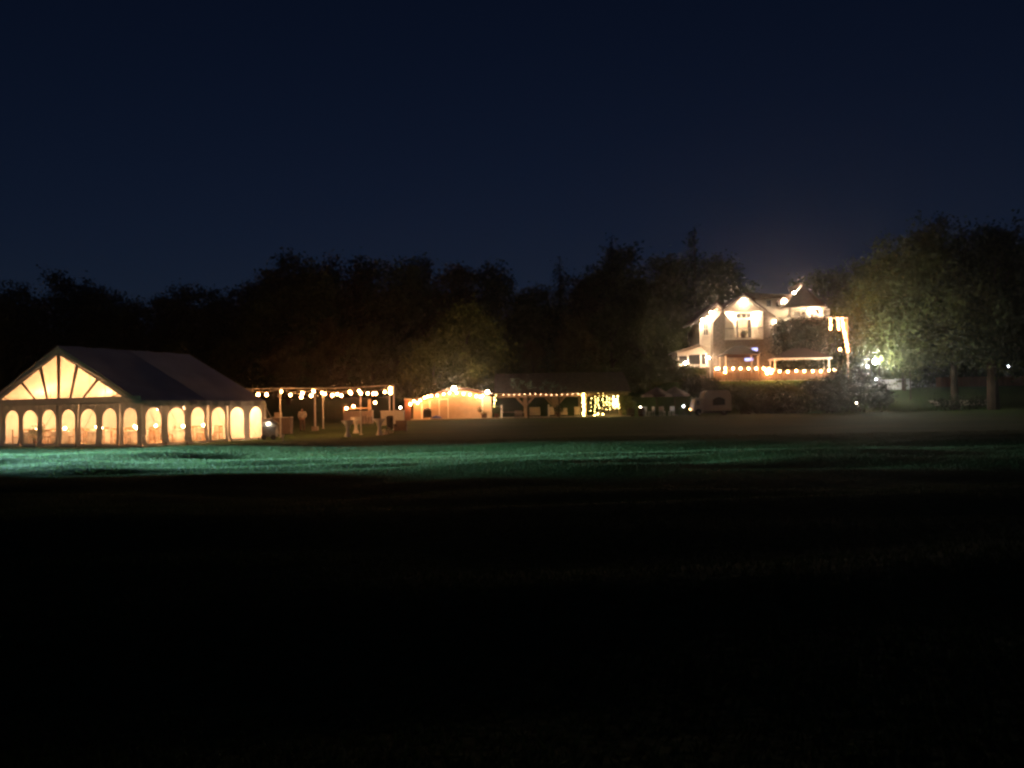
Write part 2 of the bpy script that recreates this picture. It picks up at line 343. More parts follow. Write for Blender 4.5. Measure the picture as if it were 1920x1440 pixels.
# side walls with arched windows
def wall_run(length, nwin, place, billow_seed):
    rr = random.Random(billow_seed); pitch = length / nwin
    for k in range(nwin):
        x0, x1 = k * pitch, (k + 1) * pitch; cx = (x0 + x1) / 2; hw = .54; zb_, zs = .15, 1.50
        ph = rr.random() * 6; fl = rr.random() * .22
        def d(x, z): return .05 * math.sin(x * 2.1 + ph) * math.sin(math.pi * z / EH) - (fl * max(0, (.45 - z) / .45) ** 1.5) + .02 * math.sin(x * 9 + ph)
        arch = [(cx - hw, zb_ + (zs - zb_) * i / 5) for i in range(6)] + [(cx - hw * math.cos(math.pi * i / 10), zs + .55 * math.sin(math.pi * i / 10)) for i in range(1, 10)] + [(cx + hw, zs - (zs - zb_) * i / 5) for i in range(6)]
        mb = MB()
        def quad(a, b, c, e): mb.add([place(x, d(x, z), z) for x, z in (a, b, c, e)], [(0, 1, 2, 3)])
        zz = [0, zb_] + [zb_ + (zs - zb_) * i / 5 for i in range(1, 6)] + [2.0, EH - .02]
        for za, zc in zip(zz, zz[1:]):
            quad((x0, za), (cx - hw, za), (cx - hw, zc), (x0, zc)); quad((cx + hw, za), (x1, za), (x1, zc), (cx + hw, zc))
        for i in range(6): 
            a, b = cx - hw + 2 * hw * i / 6, cx - hw + 2 * hw * (i + 1) / 6; quad((a, 0), (b, 0), (b, zb_), (a, zb_))
        top = arch[5:16]
        for (ax, az), (bx, bz) in zip(top, top[1:]): quad((ax, az), (bx, bz), (bx, EH - .02), (ax, EH - .02))
        wl = mb.build('wall_panel', MT['canvas'], tent, local=True)
        MB().add([place(x, d(x, z) + .006, z) for x, z in arch], [tuple(range(len(arch)))]).build('window', MT['vinyl'], wl, local=True)
wall_run(TW, 8, lambda x, d, z: (x, d, z), 3)
wall_run(TL, 6, lambda x, d, z: (TW - d, x, z), 5)
MB().box(0, TW, TL - .02, TL, 0, EH).build('rear_wall', MT['canvas'], tent, local=True)
MB().box(-.02, 0, 0, TL, 0, EH).build('blank_wall', MT['canvas'], tent, local=True)
for x, y in ((0, 0), (mid, 0), (TW, 0), (TW, yb), (TW, TL), (0, yb), (0, TL)):
    ox = .09 if x == TW else (-.09 if x == 0 else 0); oy = -.09 if y == 0 else 0
    MB().tube([(x + ox, y + oy, 0), (x + ox, y + oy, EH - .13)], .05, 8).build('pole', MT['alu'], tent, local=True)
    MB().box(x + ox - .11, x + ox + .11, y + oy - .11, y + oy + .11, -.03, .015).build('foot_plate', MT['greymetal'], tent, local=True)
def guy(a, b):
    MB().tube([a, b], .014, 5).build('guy_rope', MT['rope'], tent, local=True)
    MB().tube([(b[0], b[1], -.2), (b[0], b[1], .22)], .025, 6).build('stake', MT['black'], tent, local=True)
for x in (0, mid, TW - 3.2): guy((x, -.1, EH - .05), (x + .1, -1.5, .03))
for y in (.15, 1.6, yb + .2, 7.2, TL - .2): guy((TW + .14, y, EH - .1), (TW + 1.35, y + .25, .03))
# frame inside
for y in (.12, yb, TL - .12):
    for s in (-1, 1): MB().tube([(mid + s * mid, y, EH), (mid, y, RH - .12)], .045, 6).build('rafter', MT['alu'], tent, local=True)
MB().tube([(mid, .1, RH - .14), (mid, TL - .1, RH - .14)], .04, 6).build('ridge_pole', MT['alu'], tent, local=True)
fl = MB(); fl.add([tl(x, y, .035) for x, y in ((.05, .05), (TW - .05, .05), (TW - .05, TL - .05), (.05, TL - .05))], [(0, 1, 2, 3)])
tag(fl.build('tent_floor', MT['tentfloor']), kind='structure')
# pendant lamps
def pendant(x, y, z, lab, r=.13):
    b = tl(x, y, z); o = thing('pendant_lamp', b, 'globe pendant lamp inside the tent, ' + lab, 'lamp', 'pendant lamps inside the tent')
    top = roof_z(x) - .16
    MB().tube([b + Vector((0, 0, r * .8)), tl(x, y, top)], .012, 5).build('cord', MT['black'], o); glow('globe', 'tent', b, r, o)
for x, y, z, lab in ((2.6, 2.3, 2.5, 'front row, farthest left'), (6.0, 2.3, 2.5, 'front row, behind the gable centre pole'), (8.6, 1.8, 2.52, 'front row, midway between centre pole and near corner'), (10.6, 1.6, 2.48, 'front row, low at the right gable slope'), (11.9, 2.0, 2.05, 'low hung at the near corner window'), (2.6, 6.8, 2.5, 'rear row, farthest left'), (6.4, 6.9, 2.5, 'rear row, under the ridge'), (11.7, 4.0, 2.1, 'low hung at the first side wall windows'), (11.2, 7.9, 2.5, 'near the rear windows of the side wall'), (11.5, 8.8, 2.3, 'in the far right rear corner'), (10.0, 6.0, 2.5, 'middle row, by the side wall'), (4.5, 4.6, 2.5, 'middle row, left of the ridge')): pendant(x, y, z, lab)
# tables, candles and chairs
tz = .036
def tent_table(x, y, lab, first=[None]):
    loc = tl(x, y, tz)
    if first[0] is None:
        o = thing('round_table', loc, 'round dining table under a floor length white cloth inside the lit tent', 'table', 'round tables inside the tent')
        MB().lathe(loc, [(.74, .02), (.70, .35), (.68, .70), (.70, .735)], 24, .05, 8).build('table_skirt', MT['cloth'], o, smooth=True)
        MB().lathe(loc, [(.72, .737), (.73, .75), (.72, .765)], 24).build('tabletop', MT['cloth'], o); first[0] = o
    else:
        o = copy_tree(first[0]); o.location = loc
    o['label'] = 'round white clothed dining table inside the tent, ' + lab
    return loc
def candle(loc, lab, first=[None]):
    if first[0] is None:
        o = thing('table_lantern', loc, 'small glowing candle lantern on a white table inside the tent', 'lantern', 'candle lanterns on the tent tables')
        MB().lathe(loc, [(.09, 0), (.09, .02), (.03, .03), (.03, .07)], 10).build('base', MT['black'], o); glow('flame', 'candle', loc + Vector((0, 0, .17)), .085, o); first[0] = o
    else:
        o = copy_tree(first[0]); o.location = loc
    o['label'] = 'glowing candle lantern on the tent table, ' + lab
def chair_proto():
    z = Vector((0, 0, 0)); o = thing('dining_chair', z, 'varnished wooden dining chair at a white table inside the lit tent', 'chair', 'dining chairs inside the tent')
    MB().box(-.21, .21, -.21, .21, .43, .47).build('seat', MT['wood'], o); bk = MB()
    MB().box(-.20, .20, -.24, -.21, .80, .90).build('top_rail', MT['wood'], o)
    for x in (-.18, .18):
        MB().bar((x, -.225, 0), (x, -.225, .82), .035).build('rear_leg', MT['wood'], o); MB().bar((x, .19, 0), (x, .19, .43), .035).build('leg', MT['wood'], o)
    for x in (-.09, 0, .09): MB().bar((x, -.225, .47), (x, -.225, .80), .02).build('spindle', MT['wood'], o)
    return o
ch0 = chair_proto(); used = False
for i, (x, y, lab) in enumerate(((1.9, 1.9, 'front row, farthest left'), (4.6, 1.7, 'front row, left of the centre pole'), (7.4, 1.9, 'front row, right of the centre pole'), (10.2, 1.9, 'front row, at the near corner'), (3.2, 5.0, 'middle row, left'), (6.3, 5.2, 'middle row, under the ridge'), (10.4, 5.1, 'middle row, beside the side windows'), (9.2, 7.9, 'rear row, beside the side windows'), (5.0, 8.0, 'rear row, centre'))):
    loc = tent_table(x, y, lab); candle(loc + Vector((.1, -.1, .767)), lab)
    for k in range(5):
        a = k * 2 * math.pi / 5 + i * .7; c = ch0 if not used else copy_tree(ch0); used = True; c['label'] = 'varnished wooden chair at the tent table, ' + lab; c['group'] = 'chairs at the tent table, ' + lab
        c.location = loc + Vector((math.cos(a) * 1.02, math.sin(a) * 1.02, 0)); c.rotation_euler = (0, 0, a + math.pi / 2)
# leafy plant seen through a front window
def leaf_cloud(blobs, n, size, seed, clump=10, shell=.45):
    r = np.random.default_rng(seed); B = np.array(blobs, float); wgt = (B[:, 3] * B[:, 4] * B[:, 5]) ** .72; wgt /= wgt.sum()
    nc = max(1, n // clump); bi = r.choice(len(B), nc, p=wgt); d = r.normal(size=(nc, 3)); d /= np.linalg.norm(d, axis=1)[:, None]
    rad = r.random(nc) ** shell; c = B[bi, :3] + d * rad[:, None] * B[bi, 3:]
    cc = np.repeat(c, clump, 0) + r.normal(size=(nc * clump, 3)) * size * (1.15 if clump < 20 else 1.4); N = len(cc)
    u = r.normal(size=(N, 3)); u /= np.linalg.norm(u, axis=1)[:, None]; w_ = r.normal(size=(N, 3)); vv = np.cross(u, w_); vv /= np.linalg.norm(vv, axis=1)[:, None]
    s = (size * (.55 + .9 * r.random(N)))[:, None]
    q = np.stack([cc - u * s * .5, cc + vv * s * .3, cc + u * s * .5, cc - vv * s * .3], 1)
    return q.reshape(-1, 3)
def foliage(name, mat, q, parent=None, loc=None):
    me = tri_mesh(name, q, 4); me.materials.append(mat); return link(name, me, parent, loc)
pl = thing('potted_plant', tl(3.3, .9, tz), 'leafy potted plant behind the second arched window of the tent', 'plant')
MB().lathe(BASE[pl.name], [(.16, 0), (.21, .34), (.23, .36)], 12).build('pot', MT['terracotta'], pl); foliage('foliage', MT['leafA'], leaf_cloud([(0, 0, .85, .4, .4, .45)], 300, .13, 4), pl)

# heater and things beside the tent
hb = G(506, 52.6); ht = thing('tent_heater', hb, 'grey portable tent heater with round duct beside the right tent corner', 'heater')
MB().box(hb.x - .42, hb.x + .42, hb.y - .3, hb.y + .3, hb.z + .18, hb.z + .85).build('body', MT['greymetal'], ht)
MB().tube([hb + Vector((-.42, -.05, 1.05)), hb + Vector((.1, -.1, 1.1)), hb + Vector((.45, -.15, .9))], [.24, .24, .16], 12).build('duct', MT['alu'], ht)
for x in (-.3, .3): MB().tube([hb + Vector((x, -.38, .16)), hb + Vector((x, -.30, .16))], .16, 14).build('wheel', MT['rubber'], ht)
MB().tube([hb + Vector((.42, 0, .8)), hb + Vector((.75, 0, .95)), hb + Vector((.75, 0, .2))], .025, 6).build('handle', MT['greymetal'], ht)
glow('indicator_light', 'small', hb + Vector((-.02, -.36, .98)), .06, ht)
sb = G(530, 50.2); st = thing('garden_stake', sb, 'short white marker stake in the grass beside the tent corner', 'stake')
MB().tube([sb, sb + Vector((0, 0, .34))], .035, 6).build('post', MT['whitemetal'], st); MB().box(sb.x - .08, sb.x + .08, sb.y - .03, sb.y + .03, sb.z + .28, sb.z + .40).build('marker_plate', MT['whitemetal'], st)
tl0 = P(458, 756, 53.4); fx = thing('corner_lamp', tl0, 'single small lamp on the right eave corner of the tent', 'lamp')
MB().tube([tl0 + Vector((0, 0, .06)), tl0 + Vector((0, 0, .28))], .02, 6).build('bracket', MT['black'], fx); glow('bulb', 'bulb', tl0, .05, fx)

# ------------------------------------------------------------------ patio: poles, string lights, tables
def patio_pole(px_b, py_b, px_t, py_t, Y, label, r=.045, block=False):
    b = P(px_b, py_b, Y); b.z = ground(b.x, Y); tp = P(px_t, py_t, Y); o = thing('light_pole', b, label, 'pole', 'poles carrying the patio string lights')
    top = Vector((b.x, b.y, tp.z)); MB().tube([b, top], r, 8).build('shaft', MT['whitemetal'], o)
    MB().lathe(top, [(r * 1.5, -.06), (r * 1.5, .03), (.02, .06)], 8).build('cap', MT['whitemetal'], o)
    if block: MB().box(b.x - .22, b.x + .22, b.y - .22, b.y + .22, b.z, b.z + .32).build('weight', MT['paving'], o)
    else: MB().lathe(b, [(.13, 0), (.13, .03), (.05, .06)], 10).build('base', MT['whitemetal'], o)
    return top
pA = patio_pole(526, 816, 522, 731, 56, 'white string light pole nearest the tent beside the dark covered table')
pB = patio_pole(591, 809, 588, 734, 65, 'white string light pole standing in a square pale weight block', .06, True)
pC = patio_pole(606, 807, 604, 736, 68, 'slim white string light pole just right of the weighted pole')
pD = patio_pole(677, 812, 673.5, 731, 58, 'white string light pole between the draped cocktail tables')
pF = patio_pole(739, 807, 735.5, 724, 64, 'white string light pole at the far right end of the patio in front', .055)
pE = patio_pole(731, 788, 729, 725, 74, 'thin white string light pole at the right patio end partly behind the bar')
def strand(pts_px, a, b, label, key='bulb', r=.10, lift=.18):
    """cable between a and b that passes over bulbs given as (pixel x, pixel y); each bulb sits at its share of the way"""
    a, b = Vector(a), Vector(b); o = thing('string_light', a, label, 'string light', 'festoon strings over the patio')
    path = [a]; bl = []
    for px, py in sorted(pts_px, key=lambda q: q[0] * (1 if X_(2000, 60) * 0 + b.x >= a.x else -1)):
        t_ = 0.5
        for _ in range(12):
            Y = a.y + (b.y - a.y) * t_; x = P(px, py, Y).x; t_ = min(1, max(0, (x - a.x) / (b.x - a.x) if abs(b.x - a.x) > .01 else t_))
        pt = P(px, py, a.y + (b.y - a.y) * t_); bl.append(pt); path.append(pt + Vector((0, 0, lift)))
    path.append(b); MB().tube(path, .016, 5).build('cable', MT['rope'], o)
    for pt in bl:
        MB().tube([pt + Vector((0, 0, r * .8)), pt + Vector((0, 0, lift + .01))], .028, 6).build('socket', MT['black'], o); glow('bulb', key, pt, r, o)
    return o
te = tl(TW, TL, EH + .5)
strand([(484, 740), (500, 740)], P(459, 730.5, 54.4), pA, 'short string of two round bulbs from the tent roof to the first pole')
strand([(527, 734), (544.5, 740.5), (567, 737), (583.5, 742)], pA + Vector((0, 0, .02)), pB, 'sagging string of four bulbs between the nearest pole and the weighted pole')
strand([(565, 744.5), (588, 733.5), (623, 741), (640, 741.5), (656, 735)], pA, pD, 'long front string of bulbs between the nearest pole and the cocktail table pole')
strand([(604, 736.5), (609, 738.5), (632, 739), (658, 737.5), (689.5, 737.5), (705, 738)], pC, pF, 'long rear string of bulbs from the slim pole to the right end pole')
strand([(673.5, 733), (676.5, 738), (700, 738), (721.5, 735)], pD, pF + Vector((0, 0, -.03)), 'right front string of bulbs ending at the bright corner pole')
strand([(732, 728), (732, 736)], pE + Vector((.0, 0, -.02)), pF + Vector((0, 0, -.1)), 'shortest string of two bulbs across the right end of the patio', r=.16)
tc_ = MB().tube([P(458, 730, 54.4), pA + Vector((0, 0, .1)), P(600, 728.5, 62), P(660, 727, 62), pF + Vector((0, 0, .08))], .03, 5)
tag(tc_.build('guide_wire', MT['rope'], base=pA), 'pale horizontal wire stretched above all the patio bulbs', 'wire')

# person with white shirt seen from behind
def skin_body(name, joints, edges, mat, parent, sub=2):
    me = bpy.data.meshes.new(name); me.from_pydata([j[0] for j in joints], edges, []); me.materials.append(mat)
    o = link(name, me, parent); md = o.modifiers.new('skin', 'SKIN'); md.use_smooth_shade = True
    for i, j in enumerate(joints): me.skin_vertices[0].data[i].radius = j[1]
    me.skin_vertices[0].data[0].use_root = True
    o.modifiers.new('sub', 'SUBSURF').levels = sub; o.modifiers['sub'].render_levels = sub; return o
def person():
    b = G(567, 65, 800); o = thing('person', b, 'person in a white shirt and grey trousers standing with back turned on the patio', 'person', rz=.25)
    Jt = [((0, 0, .95), (.15, .105)), ((0, .0, 1.18), (.145, .1)), ((0, .02, 1.40), (.17, .1)), ((0, .01, 1.50), (.055, .055)), ((0, -.0, 1.62), (.075, .09)), ((0, .01, 1.72), (.07, .085)),
          ((.20, .01, 1.42), (.06, .06)), ((.27, .02, 1.16), (.045, .045)), ((.22, .20, 1.02), (.035, .035)), ((.20, .28, 1.02), (.04, .022)),
          ((-.20, .01, 1.42), (.06, .06)), ((-.27, .02, 1.16), (.045, .045)), ((-.24, .12, .95), (.035, .035)), ((-.23, .17, .88), (.04, .022)),
          ((.10, 0, .86), (.095, .1)), ((.11, .01, .48), (.06, .065)), ((.12, -.02, .08), (.042, .045)), ((.13, .13, .04), (.042, .03)),
          ((-.10, 0, .86), (.095, .1)), ((-.12, .03, .48), (.06, .065)), ((-.13, .0, .08), (.042, .045)), ((-.14, .15, .04), (.042, .03))]
    E = [(0, 1), (1, 2), (2, 3), (3, 4), (4, 5), (2, 6), (6, 7), (7, 8), (8, 9), (2, 10), (10, 11), (11, 12), (12, 13), (0, 14), (14, 15), (15, 16), (16, 17), (0, 18), (18, 19), (19, 20), (20, 21)]
    for hx, hy, hz, s in ((.20, .28, 1.02, 1), (-.23, .17, .88, -1)):
        hi = 9 if s > 0 else 13
        for k in range(4):
            i = len(Jt); Jt += [((hx + (k - 1.5) * .02, hy + .035, hz - .01), (.009, .009)), ((hx + (k - 1.5) * .021, hy + .07 - abs(k - 1.4) * .006, hz - .035), (.008, .008))]; E += [(hi, i), (i, i + 1)]
        i = len(Jt); Jt += [((hx - s * .045, hy + .01, hz - .015), (.011, .011))]; E += [(hi, i)]
    skin_body('body', Jt, E, MT['skin'], o)
    sj = [((0, 0, .90), (.185, .135)), ((0, 0, 1.15), (.185, .13)), ((0, .01, 1.38), (.195, .125)), ((0, .01, 1.475), (.08, .075)), ((.21, .01, 1.42), (.085, .085)), ((.275, .02, 1.16), (.068, .068)), ((.235, .16, 1.05), (.05, .05)), ((-.21, .01, 1.42), (.085, .085)), ((-.275, .02, 1.16), (.068, .068)), ((-.25, .09, .99), (.05, .05))]
    skin_body('shirt', sj, [(0, 1), (1, 2), (2, 3), (2, 4), (4, 5), (5, 6), (2, 7), (7, 8), (8, 9)], MT['shirt'], o)
    tj = [((0, 0, .93), (.168, .12)), ((.105, 0, .82), (.115, .12)), ((.115, .01, .48), (.085, .09)), ((.125, -.01, .09), (.075, .08)), ((-.105, 0, .82), (.115, .12)), ((-.125, .03, .48), (.085, .09)), ((-.135, .0, .09), (.075, .08))]
    skin_body('trousers', tj, [(0, 1), (1, 2), (2, 3), (0, 4), (4, 5), (5, 6)], MT['trousers'], o)
    skin_body('hair', [((0, -.035, 1.64), (.085, .075)), ((0, -.02, 1.72), (.086, .088))], [(0, 1)], MT['hair'], o)
    for s in (.128, -.138): 
        MB().box(s - .05, s + .05, -.09, .19, 0, .075).build('shoe', MT['black'], o, local=True)
    return o
person()

def cocktail(px, py_t, py_b, Y, label, r=.40, lean=0):
    b = P(px, py_b, Y); b.z = ground(b.x, Y); zt = P(px, py_t, Y).z - b.z; o = thing('cocktail_table', b, label, 'table', 'cocktail tables in white stretch covers')
    MB().lathe(b, [(r * .62, .0), (r * .55, .03), (r * .28, .28 * zt), (r * .24, .45 * zt), (r * .42, .70 * zt), (r * .98, .97 * zt)], 20, .06, 4).build('stretch_cover', MT['cloth'], o, smooth=True)
    MB().lathe(b, [(r * .98, .972 * zt), (r, .985 * zt), (r * .99, zt)], 20).build('tabletop', MT['cloth'], o)
    MB().tube([b + Vector((0, 0, .0)), b + Vector((0, 0, zt * .9))], .04, 6).build('stem', MT['greymetal'], o)
cocktail(652, 788, 818, 55, 'white draped cocktail table nearest the camera left of the cocktail table pole')
cocktail(667.5, 782, 808.5, 60, 'white draped cocktail table directly beside the middle patio pole')
cocktail(711.5, 785, 814.5, 57, 'white draped cocktail table beside the dropped white flowers')
# covered dark table near the tent with pale top edge
b = G(528, 61); tb = thing('covered_table', b, 'high table with dark cloth skirt and pale top behind the nearest pole', 'table')
x0, x1 = X_(511, 61), X_(544, 61); zt = Z_(782, 61, 528)
MB().box(x0 + .03, x1 - .03, 61, 61.8, b.z, zt - .05).build('skirt', MT['greysoft'], tb); MB().box(x0, x1, 60.97, 61.83, zt - .048, zt).build('tabletop', MT['cloth'], tb)
b = P(521, 778, 61.3); bx = thing('storage_crate', Vector((b.x, b.y, zt)), 'small pale crate standing on the dark covered table', 'crate')
MB().box(b.x - .2, b.x + .22, 61.15, 61.6, zt + .001, zt + .30).build('crate_body', MT['paving'], bx); MB().box(b.x - .22, b.x + .24, 61.13, 61.62, zt + .301, zt + .34).build('lid', MT['stucco'], bx)
# flowers dropped by the table
b = G(725, 57.5, 808); fl_ = thing('flower_bouquet', b, 'loose bouquet of white flowers lying on the grass by the pole', 'flowers')
foliage('petals', MT['petal'], leaf_cloud([(-.1, 0, .14, .3, .2, .13), (.25, 0, .12, .22, .2, .11)], 160, .10, 12, 6), fl_); foliage('leaves', MT['leafA'], leaf_cloud([(.05, 0, .1, .4, .25, .08)], 60, .12, 13, 6), fl_)
# dark bin and lounge chair by right pole
b = G(731.5, 66, 800); bn = thing('rubbish_bin', b, 'tall black rubbish bin beside the right end pole', 'bin')
MB().lathe(b, [(.26, 0), (.30, .8), (.30, .84)], 14).build('drum', MT['black'], bn); MB().lathe(b, [(.32, .842), (.31, .92), (.18, 1.02)], 14).build('lid', MT['black'], bn)
b = G(751, 61, 805); lc = thing('lounge_chair', b, 'low dark armchair on the grass right of the end pole', 'armchair')
MB().box(b.x - .36, b.x + .36, b.y - .35, b.y + .35, b.z + .1, b.z + .38).build('seat', MT['darkwood'], lc); MB().box(b.x - .40, b.x + .40, b.y + .352, b.y + .47, b.z + .1, b.z + .82).build('backrest', MT['darkwood'], lc)
for x in (-.44, .362): MB().box(b.x + x, b.x + x + .078, b.y - .35, b.y + .35, b.z + .1, b.z + .58).build('armrest', MT['darkwood'], lc)
for x in (-.38, .34):
    for y in (-.3, .36): MB().box(b.x + x, b.x + x + .05, b.y + y, b.y + y + .05, b.z - .02, b.z + .1).build('leg', MT['black'], lc)
# bar counter and buffet behind
Yb = 72; x0, x1 = X_(712, Yb), X_(757, Yb); zt = Z_(770, Yb, 735); b = Vector(((x0 + x1) / 2, Yb, ground(0, Yb))); br = thing('bar_counter', b, 'white panelled bar counter behind the right patio poles', 'bar counter')
MB().box(x0, x1, Yb - .05, Yb + .65, zt - .06, zt).build('countertop', MT['whitetrim'], br)
n = 5
for i in range(n):
    a0, a1 = x0 + .06 + (x1 - x0 - .12) * i / n, x0 + .06 + (x1 - x0 - .12) * (i + 1) / n
    MB().box(a0 + .012, a1 - .012, Yb, Yb + .05, b.z, zt - .062).build('panel', MT['cloth'], br)
MB().box(x0 + .05, x1 - .05, Yb + .052, Yb + .6, b.z, zt - .064).build('carcass', MT['whitetrim'], br)
b2 = P(750, 766, Yb); lm = thing('counter_lamp', Vector((b2.x, Yb + .3, zt + .001)), 'small glowing lamp on the right end of the bar counter', 'lamp')
MB().lathe(BASE[lm.name], [(.08, 0), (.03, .04), (.03, .2)], 8).build('base', MT['black'], lm); glow('bulb', 'small', BASE[lm.name] + Vector((0, 0, .26)), .07, lm)
Yb = 76; x0, x1 = X_(643, Yb), X_(698, Yb); zt = Z_(770, Yb, 670); b = Vector(((x0 + x1) / 2, Yb, ground(0, Yb))); bf = thing('buffet_table', b, 'long buffet table with reddish cloth behind the cocktail tables', 'table')
MB().box(x0, x1, Yb, Yb + .8, zt - .04, zt).build('tabletop', MT['whitetrim'], bf); MB().box(x0 + .04, x1 - .04, Yb + .04, Yb + .76, b.z, zt - .042).build('cloth_skirt', MT['cushion'], bf)
for i, (px, py, lab) in enumerate(((649.5, 765.5, 'left hanging bulb lantern above the buffet table'), (663, 762, 'second bulb lantern above the buffet table, nearer the white post'), (703.5, 755, 'lone bulb lantern right of the white pergola post'))):
    c = P(px, py, 76.2); ln = thing('hanging_lantern', c, lab, 'lantern', 'bulb lanterns over the buffet')
    MB().tube([c + Vector((0, 0, .07)), c + Vector((0, 0, .3))], .02, 6).build('hook', MT['black'], ln); glow('bulb', 'bulb', c, .12, ln)
b = G(692.5, 77); ap = thing('pergola_frame', b, 'pale timber frame with one post and beam behind the buffet', 'pergola')
zt = Z_(748, 77, 692); MB().box(b.x - .13, b.x + .13, 77, 77.26, b.z, zt).build('post', MT['timber'], ap)
MB().box(X_(645, 77), b.x + .2, 76.98, 77.1, Z_(767, 77, 670), Z_(764, 77, 670)).build('rail', MT['timber'], ap); MB().box(X_(643, 77), X_(646, 77), 77, 77.2, b.z, Z_(762, 77, 645)).build('post', MT['timber'], ap)
for i, (px, py, c, lab) in enumerate(((683, 777, 'cushion', 'pink padded stool at the left of the cocktail table pole, by the buffet'), (694, 779, 'cushion', 'pink padded stool farther right by the pergola post'))):
    b = G(px, 70, 790); s_ = thing('padded_stool', b, lab, 'stool', 'padded stools by the buffet'); zt = Z_(py, 70, px)
    MB().lathe(Vector((b.x, b.y, zt)), [(.24, -.12), (.26, -.06), (.24, 0)], 14).build('seat', MT[c], s_)
    for k in range(4):
        a = k * math.pi / 2 + .6; MB().tube([(b.x + .16 * math.cos(a), b.y + .16 * math.sin(a), zt - .12), (b.x + .24 * math.cos(a), b.y + .24 * math.sin(a), b.z)], .022, 6).build('leg', MT['black'], s_)

# ------------------------------------------------------------------ arched shed
Ys = 87.0
prof = [(772, 752), (790, 748), (808, 742), (826, 736), (842, 731.5), (857, 729), (872, 729.5), (888, 732), (905, 736), (923, 739.5)]
b = G(848, Ys); shed = thing('arched_shed', b, 'beige garden shed with curved roof outlined in glowing bulbs', 'shed')
top = [P(x, y + 3.5, Ys + .35) for x, y in prof]; zb = ground(0, 88) + .115
wallp = [Vector((top[0].x + .15, Ys + .35, zb))] + [Vector((min(max(q.x, top[0].x + .15), top[-1].x - .1), Ys + .35, q.z)) for q in top] + [Vector((top[-1].x - .1, Ys + .35, zb))]
MB().prism(wallp, (0, 4.5, 0)).build('wall', MT['stucco'], shed)
rt = [P(x, y, Ys) for x, y in prof]
for i in range(len(rt) - 1):
    a, c = rt[i], rt[i + 1]; nrm = Vector((-(c.z - a.z), 0, c.x - a.x)).normalized() * .14
    MB().prism([a, c, c + nrm, a + nrm], (0, 5.2, 0)).build('roof_panel', MT['darkroof'], shed)
for px in (790, 805, 904):
    x = X_(px, Ys); i = max(k for k in range(len(top)) if top[k].x <= x); f = (x - top[i].x) / (top[i + 1].x - top[i].x); z = top[i].z + f * (top[i + 1].z - top[i].z)
    MB().box(x - .07, x + .07, Ys + .29, Ys + .348, zb, z - .25).build('trim_board', MT['whitetrim'], shed)
dx0, dx1 = X_(822, Ys), X_(840, Ys); dz = Z_(748, Ys, 831)
dr = MB().box(dx0 + .08, dx1 - .08, Ys + .31, Ys + .347, zb + .02, dz - .08).build('door', MT['stucco'], shed)
for a0, a1, z0, z1 in ((dx0, dx0 + .08, zb, dz), (dx1 - .08, dx1, zb, dz), (dx0 + .082, dx1 - .082, dz - .078, dz)): MB().box(a0, a1, Ys + .27, Ys + .346, z0, z1).build('door_frame', MT['whitetrim'], dr)
MB().box(dx1 - .2, dx1 - .15, Ys + .27, Ys + .309, zb + 1.0, zb + 1.14).build('handle', MT['black'], dr)
def fascia_string(name, pxs, Y, label, group, key='bulb', r=.112, cat='string light', cablemat='rope'):
    pts = [P(x, y, Y) for x, y in pxs]; o = thing(name, pts[0], label, cat, group)
    MB().tube([p_ + Vector((0, 0, r * 1.4)) for p_ in pts], .014, 5).build('cable', MT[cablemat], o)
    for p_ in pts: glow('bulb', key, p_, r, o)
    return o
fascia_string('string_light', [(776, 752.5), (783, 756), (788, 751), (796, 746), (802, 743.5), (809, 742.5), (820, 741.5), (832, 739), (843, 737), (856, 736.5), (869, 738.5), (881, 740), (893, 743), (900, 744), (905, 742)], Ys - .35, 'string of warm bulbs following the curved front of the beige shed', 'bulb strings on the garden buildings')
for px, py, lab in ((851, 728.5, 'bright white floodlight at the peak of the curved shed'), (914, 735, 'bright white floodlight on the right end of the curved shed')):
    up_ = px == 851; c = P(px, py, Ys + (-.30 if up_ else -.12)); fo = thing('floodlight', c, lab, 'floodlight', 'floodlights on the shed')
    MB().tube([c + Vector((0, .1, 0)), c + Vector((0, .5, -.02))], .03, 6).build('bracket', MT['black'], fo); MB().box(c.x - .2, c.x + .2, c.y + .14, c.y + .2, c.z - .16, c.z + .16).build('housing', MT['black'], fo)
    if up_: MB().box(c.x - .75, c.x + .75, c.y - .42, c.y + .13, c.z - .20, c.z - .175).build('added_light_shield', MT['black'], fo)  # tray added to keep this lamp's light off the shed wall
    glow('lamp', 'flood', c, .17 if up_ else .12, fo)
c = P(769.5, 758, 85); fo = thing('post_lamp', c, 'small warm bulb on the brick pillar left of the shed', 'lamp'); MB().tube([c + Vector((0, .06, 0)), c + Vector((0, .35, 0))], .02, 6).build('bracket', MT['black'], fo); glow('bulb', 'bulb', c, .13, fo)
b = G(764, 85.3); pr = thing('brick_pillar', b, 'reddish brick pillar left of the shed with a lamp on it', 'pillar'); zt = Z_(750, 85.3, 764)
MB().box(X_(758, 85.3), X_(769, 85.3), 85.36, 85.9, b.z, zt).build('shaft', MT['brick'], pr); MB().box(X_(757, 85.3), X_(770, 85.3), 85.3, 85.96, zt, zt + .12).build('cap', MT['paving'], pr)
